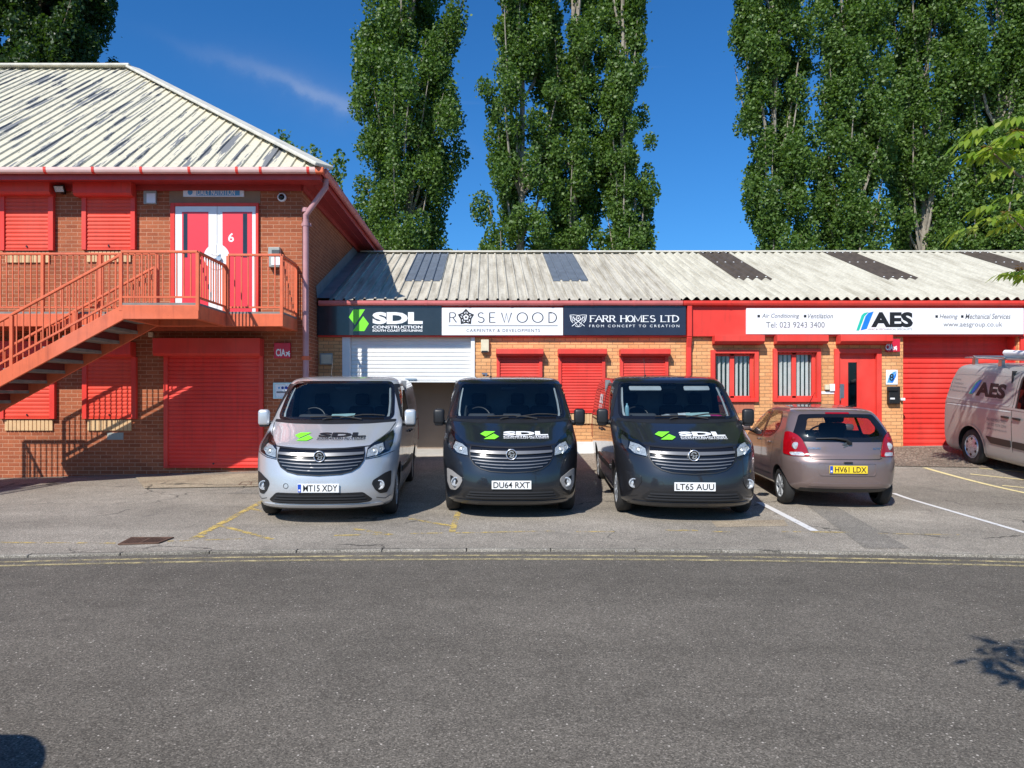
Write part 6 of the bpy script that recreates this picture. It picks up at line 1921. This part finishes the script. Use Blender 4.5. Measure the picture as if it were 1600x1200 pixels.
    for b_ in (2.5,3.4,4.30):
        mb = MB(); mb.box(-.74,.74,b_-.03,b_+.03,2.062,2.095); mb.build('roof_bar', M['steel'], root, bevel=.008)
    mb = MB(); mb.tube([(-.35,2.3,2.16),(-.35,3.95,2.16)], .055, 14); mb.build('roof_tube', M['white'], root)
    lf = sh.pt_side(-1)
    fl_ = lambda g_: ([(-v[0], v[1]) for v in g_[0]], g_[1])
    decal('side_lettering', [fl_(fit_text('AES', -3.83, -2.98, 1.34, 1.61, bold=.05))], lf, M['ink'], root, .005, .3)
    decal('side_logo', [([(4.05,1.36),(3.90,1.58),(3.78,1.66),(3.86,1.46),(3.94,1.36)], [(0,1,2,3,4)])], lf, M['teal'], root, .0050, .1)
    decal('side_logo', [([(3.98,1.38),(3.86,1.57),(3.72,1.66),(3.80,1.50),(3.90,1.39)], [(0,1,2,3,4)])], lf, M['blue'], root, .0070, .1)
    class _T(list):
        def append(s_, g_): decal('small_lettering', [g_], lf, M['ink_grey'], root, .005, .3)
    tx = _T()
    for i, s in enumerate(('Heating', 'Ventilation', 'Air Conditioning', 'Mechanical Services')):
        z = 1.62-.075*i; w = .028*len(s); x0 = -4.58-.008*i
        tx.append(fl_(fit_text(s, x0, x0+w, z-.02, z+.02))); tx.append(fl_(([(x0-.07,z-.014),(x0-.04,z-.014),(x0-.04,z+.014),(x0-.07,z+.014)], [(0,1,2,3)])))
    tx.append(fl_(fit_text('HVAC & MECHANICAL SPECIALISTS', -3.66, -3.00, 1.305, 1.322)))
    for i, s in enumerate(('Tel: 023 9243 3400', 'Tel: 023 9274 2394', 'www.aesgroup.co.uk')):
        z = .94-.085*i; tx.append(fl_(fit_text(s, -3.40, -2.86+.02*i, z-.026, z+.026)))
    mb = MB(); mb.box(-.26, .26, -.022, -.010, .395, .505); mb.build('number_plate', M['plate_w'], root, bevel=.003)
    mb = MB(); mb.rbox((0, 1.62, 1.08), (1.66,.62,.30), .08, 3); mb.build('dashboard', M['dark2'], root)
    for a in (-.48, .17, .58): seat(root, a, 2.4, .78, .42)
    mb = MB(); mb.box(-.9,.9,2.86,2.89,.6,1.86); mb.build('bulkhead', M['dark'], root)
    mb = MB(); mb.box(-.85,.85,.7,4.7,.32,.36); mb.build('underbody', M['black'], root)
    LOCAL = False
build_transit()
# parked beside the camera: its roof throws the rounded shadow at the bottom left
build_car('dark hatchback parked beside the camera, only its rounded shadow reaching the road', (-2.36, 1.80, 0), (0, 0, math.radians(90)), M['p_charcoal'], '', None)
# ------------------------------------------------------------------ trees
def leaf_quads(rng, c, size, droop=None):
    """one small folded leaf (a diamond) per centre"""
    n = len(c)
    u = rng.normal(size=(n, 3)); u /= np.linalg.norm(u, axis=1)[:, None]
    if droop is not None: u[:, 2] -= droop; u /= np.linalg.norm(u, axis=1)[:, None]
    w = rng.normal(size=(n, 3)); v = np.cross(u, w); v /= np.linalg.norm(v, axis=1)[:, None]
    s = size*rng.uniform(.65, 1.3, n)
    L = u*s[:, None]*.62; W = v*s[:, None]*.46
    V = np.stack([c-L, c+W-L*.1, c+L, c-W-L*.1], 1).reshape(-1, 3)
    return V, np.arange(n*4).reshape(n, 4)

def poplar(px_c, width_px, Dt, H, seed, nleaf, label, mat=None, lean=0.0, zmin=4.5, dens=1.0, group='tall poplars behind the low roof', leafs=.092, name='poplar_tree', trunkoff=0.0, bark=None):
    rng = np.random.default_rng(seed); rr = random.Random(seed)
    X = (px_c-CX)*Dt/F; Rm = width_px*1.01*Dt/F/2
    root = empty(name, (X, Dt, 0), label, 'tree', group)
    bark = bark or M['bark']
    mb = MB(); pts = []; k = 12
    for i in range(k+1):
        t = i/k; pts.append((X+trunkoff+lean*t*H+.10*math.sin(3*t+seed), Dt+.1*math.cos(4*t+seed), H*.97*t-.1))
    mb.tube(pts, [.17*(1-t/k)+.02 for t in range(k+1)], 9)
    trunk = mb.build('trunk', bark, root, smooth=True)
    def axis(z): 
        t = z/H; return np.array([X+trunkoff*(1-.3*t)+lean*t*H+.10*math.sin(3*t+seed), Dt+.1*math.cos(4*t+seed), z])
    def rad(z):
        t = z/H; return Rm*min(1, .80+.3*z/7)*(1-max(0, (t-.55)/.45)**2)**.5 if t < 1 else 0
    # steep limbs
    lm = MB(); clumps = []
    nl = int(20+Rm*12)
    for i in range(nl):
        z0 = rr.uniform(1.2, H*.80); a = rr.uniform(0, 2*math.pi); ln = rr.uniform(3.0, 5.5)
        p0 = axis(z0); reach = rad(min(H-.5, z0+ln*.6))*rr.uniform(.45, .98)
        P = []
        for j in range(6):
            t = j/5; z = z0+ln*t; r_ = reach*(t**.62)
            ax = axis(z); P.append((ax[0]+r_*math.cos(a+.25*t), ax[1]+r_*math.sin(a+.25*t)*.85, z))
        lm.tube(P, [.06, .05, .042, .032, .022, .01], 5)
        for j in range(2, 6): clumps.append(np.array(P[j])+rng.normal(size=3)*.18)
    # fill so that the crown is closed but uneven
    nc = int(Rm*H*3.1*dens)
    for i in range(nc):
        z = rng.uniform(max(1.5, zmin-2), H-.4); a = rng.uniform(0, 2*math.pi); r_ = rad(z)*math.sqrt(rng.uniform(.12, 1.0))*rng.uniform(.72, 1.06)
        ax = axis(z); clumps.append(np.array([ax[0]+r_*math.cos(a), ax[1]+r_*math.sin(a)*.85, z]))
    clumps = [c for c in clumps if c[2] > zmin-1]
    lm.build('limbs', bark, trunk)
    C = np.array(clumps); sx = rng.uniform(.26, .52, len(C))*(Rm/2.3)**.35; szv = sx*rng.uniform(1.2, 2.0, len(C))
    wgt = sx*sx*szv; idx = rng.choice(len(C), int(nleaf*3.3), p=wgt/wgt.sum())
    nleaf = len(idx); d = rng.normal(size=(nleaf, 3)); d /= np.linalg.norm(d, axis=1)[:, None]
    d *= (rng.uniform(0, 1, nleaf)**.42)[:, None]
    c = C[idx]+d*np.stack([sx[idx], sx[idx], szv[idx]], 1)*1.05
    # a few strays that break the outline
    ns = nleaf//22; c[:ns] += rng.normal(size=(ns, 3))*np.array([.13, .13, .2])
    V, Q = leaf_quads(rng, c, leafs)
    np_mesh('crown', V, Q, mat or M['leaf'], root)
    return root
PG = 'tall poplars behind the low roof'
poplar(638, 192, 26.5, 20.5, 11, 40000, 'broad tall poplar just right of the two-storey building, standing alone against the sky')
poplar(812, 122, 26.0, 21.0, 12, 26000, 'slim poplar, left of the central three above the low roof', dens=1.45)
poplar(893, 112, 26.8, 21.5, 13, 25000, 'poplar with bare pale trunk showing, middle of the central three', dens=.8)
poplar(975, 98, 26.2, 20.5, 14, 23000, 'slim poplar leaning right, last of the central group of three', dens=.9)
poplar(1213, 128, 26.3, 20.5, 15, 29000, 'slim poplar right of the wide sky gap, above the AES sign')
poplar(1336, 124, 26.0, 21.5, 16, 26000, 'poplar with pale trunk in a sky slit, second from the wide gap', dens=1.1)
poplar(1449, 124, 26.8, 21.0, 17, 30000, 'dense poplar behind the right hand rooflights, between two others', dens=1.15)
poplar(1560, 150, 26.3, 20.5, 18, 36000, 'dense dark poplar at the far right edge behind the fresh green branches', dens=1.2)
poplar(1690, 150, 27.0, 20.0, 19, 14000, 'poplar mostly cut off by the right picture edge')
# broad dark tree behind the tall building
poplar(60, 285, 33.0, 24.0, 31, 46000, 'broad dark tree rising behind the ridge of the two-storey building', M['leaf_dark'], zmin=14, dens=.75, group=None, leafs=.13, name='dark_tree', bark=M['bark2'])
# thin young tree whose tips show over the hip
def sapling(px_c, Dt, H, label, seed):
    rng = np.random.default_rng(seed); rr = random.Random(seed)
    X = (px_c-CX)*Dt/F; root = empty('young_tree', (X, Dt, 0), label, 'tree')
    mb = MB(); mb.tube([(X,Dt,-.1),(X+.1,Dt,H*.5),(X,Dt,H*.86)], [.14,.09,.02], 8); tr = mb.build('trunk', M['bark2'], root, smooth=True)
    br = MB(); cs = []
    for i in range(34):
        z0 = rr.uniform(H*.45, H*.84); a = rr.uniform(0, 6.28); ln = rr.uniform(1.0, 2.2)
        P = [(X,Dt,z0), (X+.45*ln*math.cos(a), Dt+.45*ln*math.sin(a), z0+ln*.35), (X+.8*ln*math.cos(a), Dt+.8*ln*math.sin(a), z0+ln*.75+rr.uniform(-.2,.3))]
        br.tube(P, [.03,.02,.006], 5)
        for j in range(70):
            t = rr.uniform(.3, 1.05); q = np.array(P[1])*(1-t)+np.array(P[2])*t if t > .5 else np.array(P[0])*(1-2*t)+np.array(P[1])*2*t
            cs.append(q+rng.normal(size=3)*.13)
    br.build('branches', M['bark2'], tr)
    V, Q = leaf_quads(rng, np.array(cs), .13); np_mesh('crown', V, Q, M['leaf'], root)
sapling(494, 27.0, 12.0, 'thin young tree whose sparse tips show over the hip of the two-storey roof', 5)

# nearby tree at the right whose boughs reach into the picture
def compound_leaf(rng, base, direc, size):
    """drooping leaf of seven to nine leaflets; returns verts, quads"""
    V = []; Q = []
    d = Vector(direc).normalized(); up = Vector((0,0,1)); side = d.cross(up)
    side = side.normalized() if side.length > .1 else Vector((1,0,0))
    n = 9
    for i in range(n):
        t = (i//2+1)/(n//2+1); sg = -1 if i % 2 else 1
        b = Vector(base)+d*size*.75*t+Vector((0,0,-.22*size*t*t))
        if i == n-1: ld = (d+Vector((0,0,-.9))).normalized(); sg = 0
        else: ld = (d*.55+side*sg*.75+Vector((0,0,-.75+.15*rng.normal()))).normalized()
        ln = size*.52*rng.uniform(.8, 1.15)
        w = ld.cross(Vector((rng.normal()*.4, rng.normal()*.4, 1))).normalized()*ln*.17
        m = b+ld*ln*.45+Vector((0,0,.03*ln)); e = b+ld*ln+Vector((0,0,-.10*ln))
        o = len(V); V += [b, m+w, e, m-w]; Q.append((o, o+1, o+2, o+3))
    return V, Q
def near_tree(label, trunk, boughs, rust_n, tipn, size, seed, crown_box, crown_n, sprays=()):
    rng = np.random.default_rng(seed); rr = random.Random(seed)
    tx, ty = trunk
    root = empty('compound_leaf_tree', (tx, ty, 0), label, 'tree')
    mb = MB(); mb.tube([(tx,ty,-.1),(tx-.08,ty-.05,1.6),(tx-.2,ty-.1,3.2),(tx-.1,ty-.2,4.8)], [.17,.14,.11,.06], 10); tr = mb.build('trunk', M['bark2'], root, smooth=True)
    br = MB(); V = []; Q = []; RV = []; RQ = []
    def add(base, dr, s, rust=False):
        v, q = compound_leaf(rng, base, dr, s); T, U = (RV, RQ) if rust else (V, Q)
        o = len(T); T.extend(v); U.extend([tuple(i+o for i in f) for f in q])
    for b in boughs:
        br.tube(b, [.05,.034,.020,.009], 7)
        end = Vector(b[-1]); d = (end-Vector(b[-2])).normalized()
        for k in range(tipn):
            a = 2*math.pi*k/tipn+rr.uniform(-.3,.3)
            dr = Vector((math.cos(a), math.sin(a)*.8, rr.uniform(.0,.35)))+d*.35
            add(end+d*rr.uniform(-.08,.02), dr, size*rr.uniform(.75, 1.15))
        for k in range(rust_n): add(end, d+Vector((rr.uniform(-.5,.5), rr.uniform(-.5,.5), .8)), size*.4, True)
    for (p_, dr, s_) in sprays: add(p_, dr, s_)
    n = 0
    for i in range(4000):
        c = Vector([rr.uniform(*ab) for ab in crown_box])
        sx_, sy_ = c.x+.523*c.z, c.y+.935*c.z          # where its shadow lands
        if (c.y > 0 and c.x < .80*c.y+.5) or (sy_ > 0 and -.70*sy_-.4 < sx_ < .76*sy_+.5): continue
        n += 1
        for k in range(6): add(c, (math.cos(k*1.05+i), math.sin(k*1.05+i), .1), size*rr.uniform(.7, 1.1))
        br.tube([(tx-.1, ty-.15, min(4.6, c.z)), tuple(c)], [.03,.008], 5)
        if n >= crown_n: break
    br.build('branches', M['bark2'], tr, smooth=True)
    for nm, v, q, m_ in (('crown', V, Q, M['leaf_near']), ('young_leaves', RV, RQ, M['leaf_rust'])):
        if v: np_mesh(nm, np.array([tuple(p) for p in v]), np.array(q), m_, root)
ND = 10.4
def NP(x, y, D_=ND): q = px(x, y, D_); return (q[0], D_, q[1])
near_tree('near tree with drooping fresh green compound leaves reaching in at the right edge', (10.2, 9.0),
    [[(10.0,8.9,3.6), (8.9,9.9,4.3), NP(1592,275), NP(1548,236)], [(10.0,8.9,4.2), (8.8,9.8,5.0), NP(1618,222,10.2), NP(1592,212,10.2)],
     [(10.1,8.9,3.0), (9.1,10.6,3.9), NP(1612,370,11.6), NP(1578,338,11.6)], [(10.1,8.9,2.6), (9.2,11.2,3.5), NP(1625,445,12.4), NP(1597,424,12.4)]],
    3, 6, .46, 77, ((9.2, 12.6), (6.4, 10.2), (3.2, 7.0)), 70,
    [(NP(1540,212), (-1,.2,.05), .48), (NP(1536,350,11.6), (-1,.15,0), .60), (NP(1604,300), (-.6,.2,.1), .42), (NP(1606,232), (-.4,.1,.1), .42), (NP(1560,196), (-.9,.1,.1), .50), (NP(1590,258), (-.8,.1,0), .50), (NP(1575,222), (-.3,.3,0), .45), (NP(1568,318,11.6), (-.7,.2,.1), .55), (NP(1596,345,11.6), (-.6,.1,0), .5), (NP(1612,180), (-.7,.1,.1), .5)])
near_tree('compound leaved tree beside the camera, only a branch shadow reaching the road', (4.6, -.6),
    [[(4.5,-.7,3.3), (3.2,.4,3.5), (2.2,1.2,3.45), (1.50,1.56,3.42)], [(4.5,-.7,3.0), (3.3,.3,3.2), (2.4,1.1,3.2), (1.64,1.50,3.12)], [(4.5,-.7,3.4), (3.3,.6,3.6), (2.3,1.5,3.6), (1.72,1.72,3.55)]],
    0, 4, .30, 78, ((3.4, 7.0), (-3.5, 1.0), (3.0, 6.0)), 50)
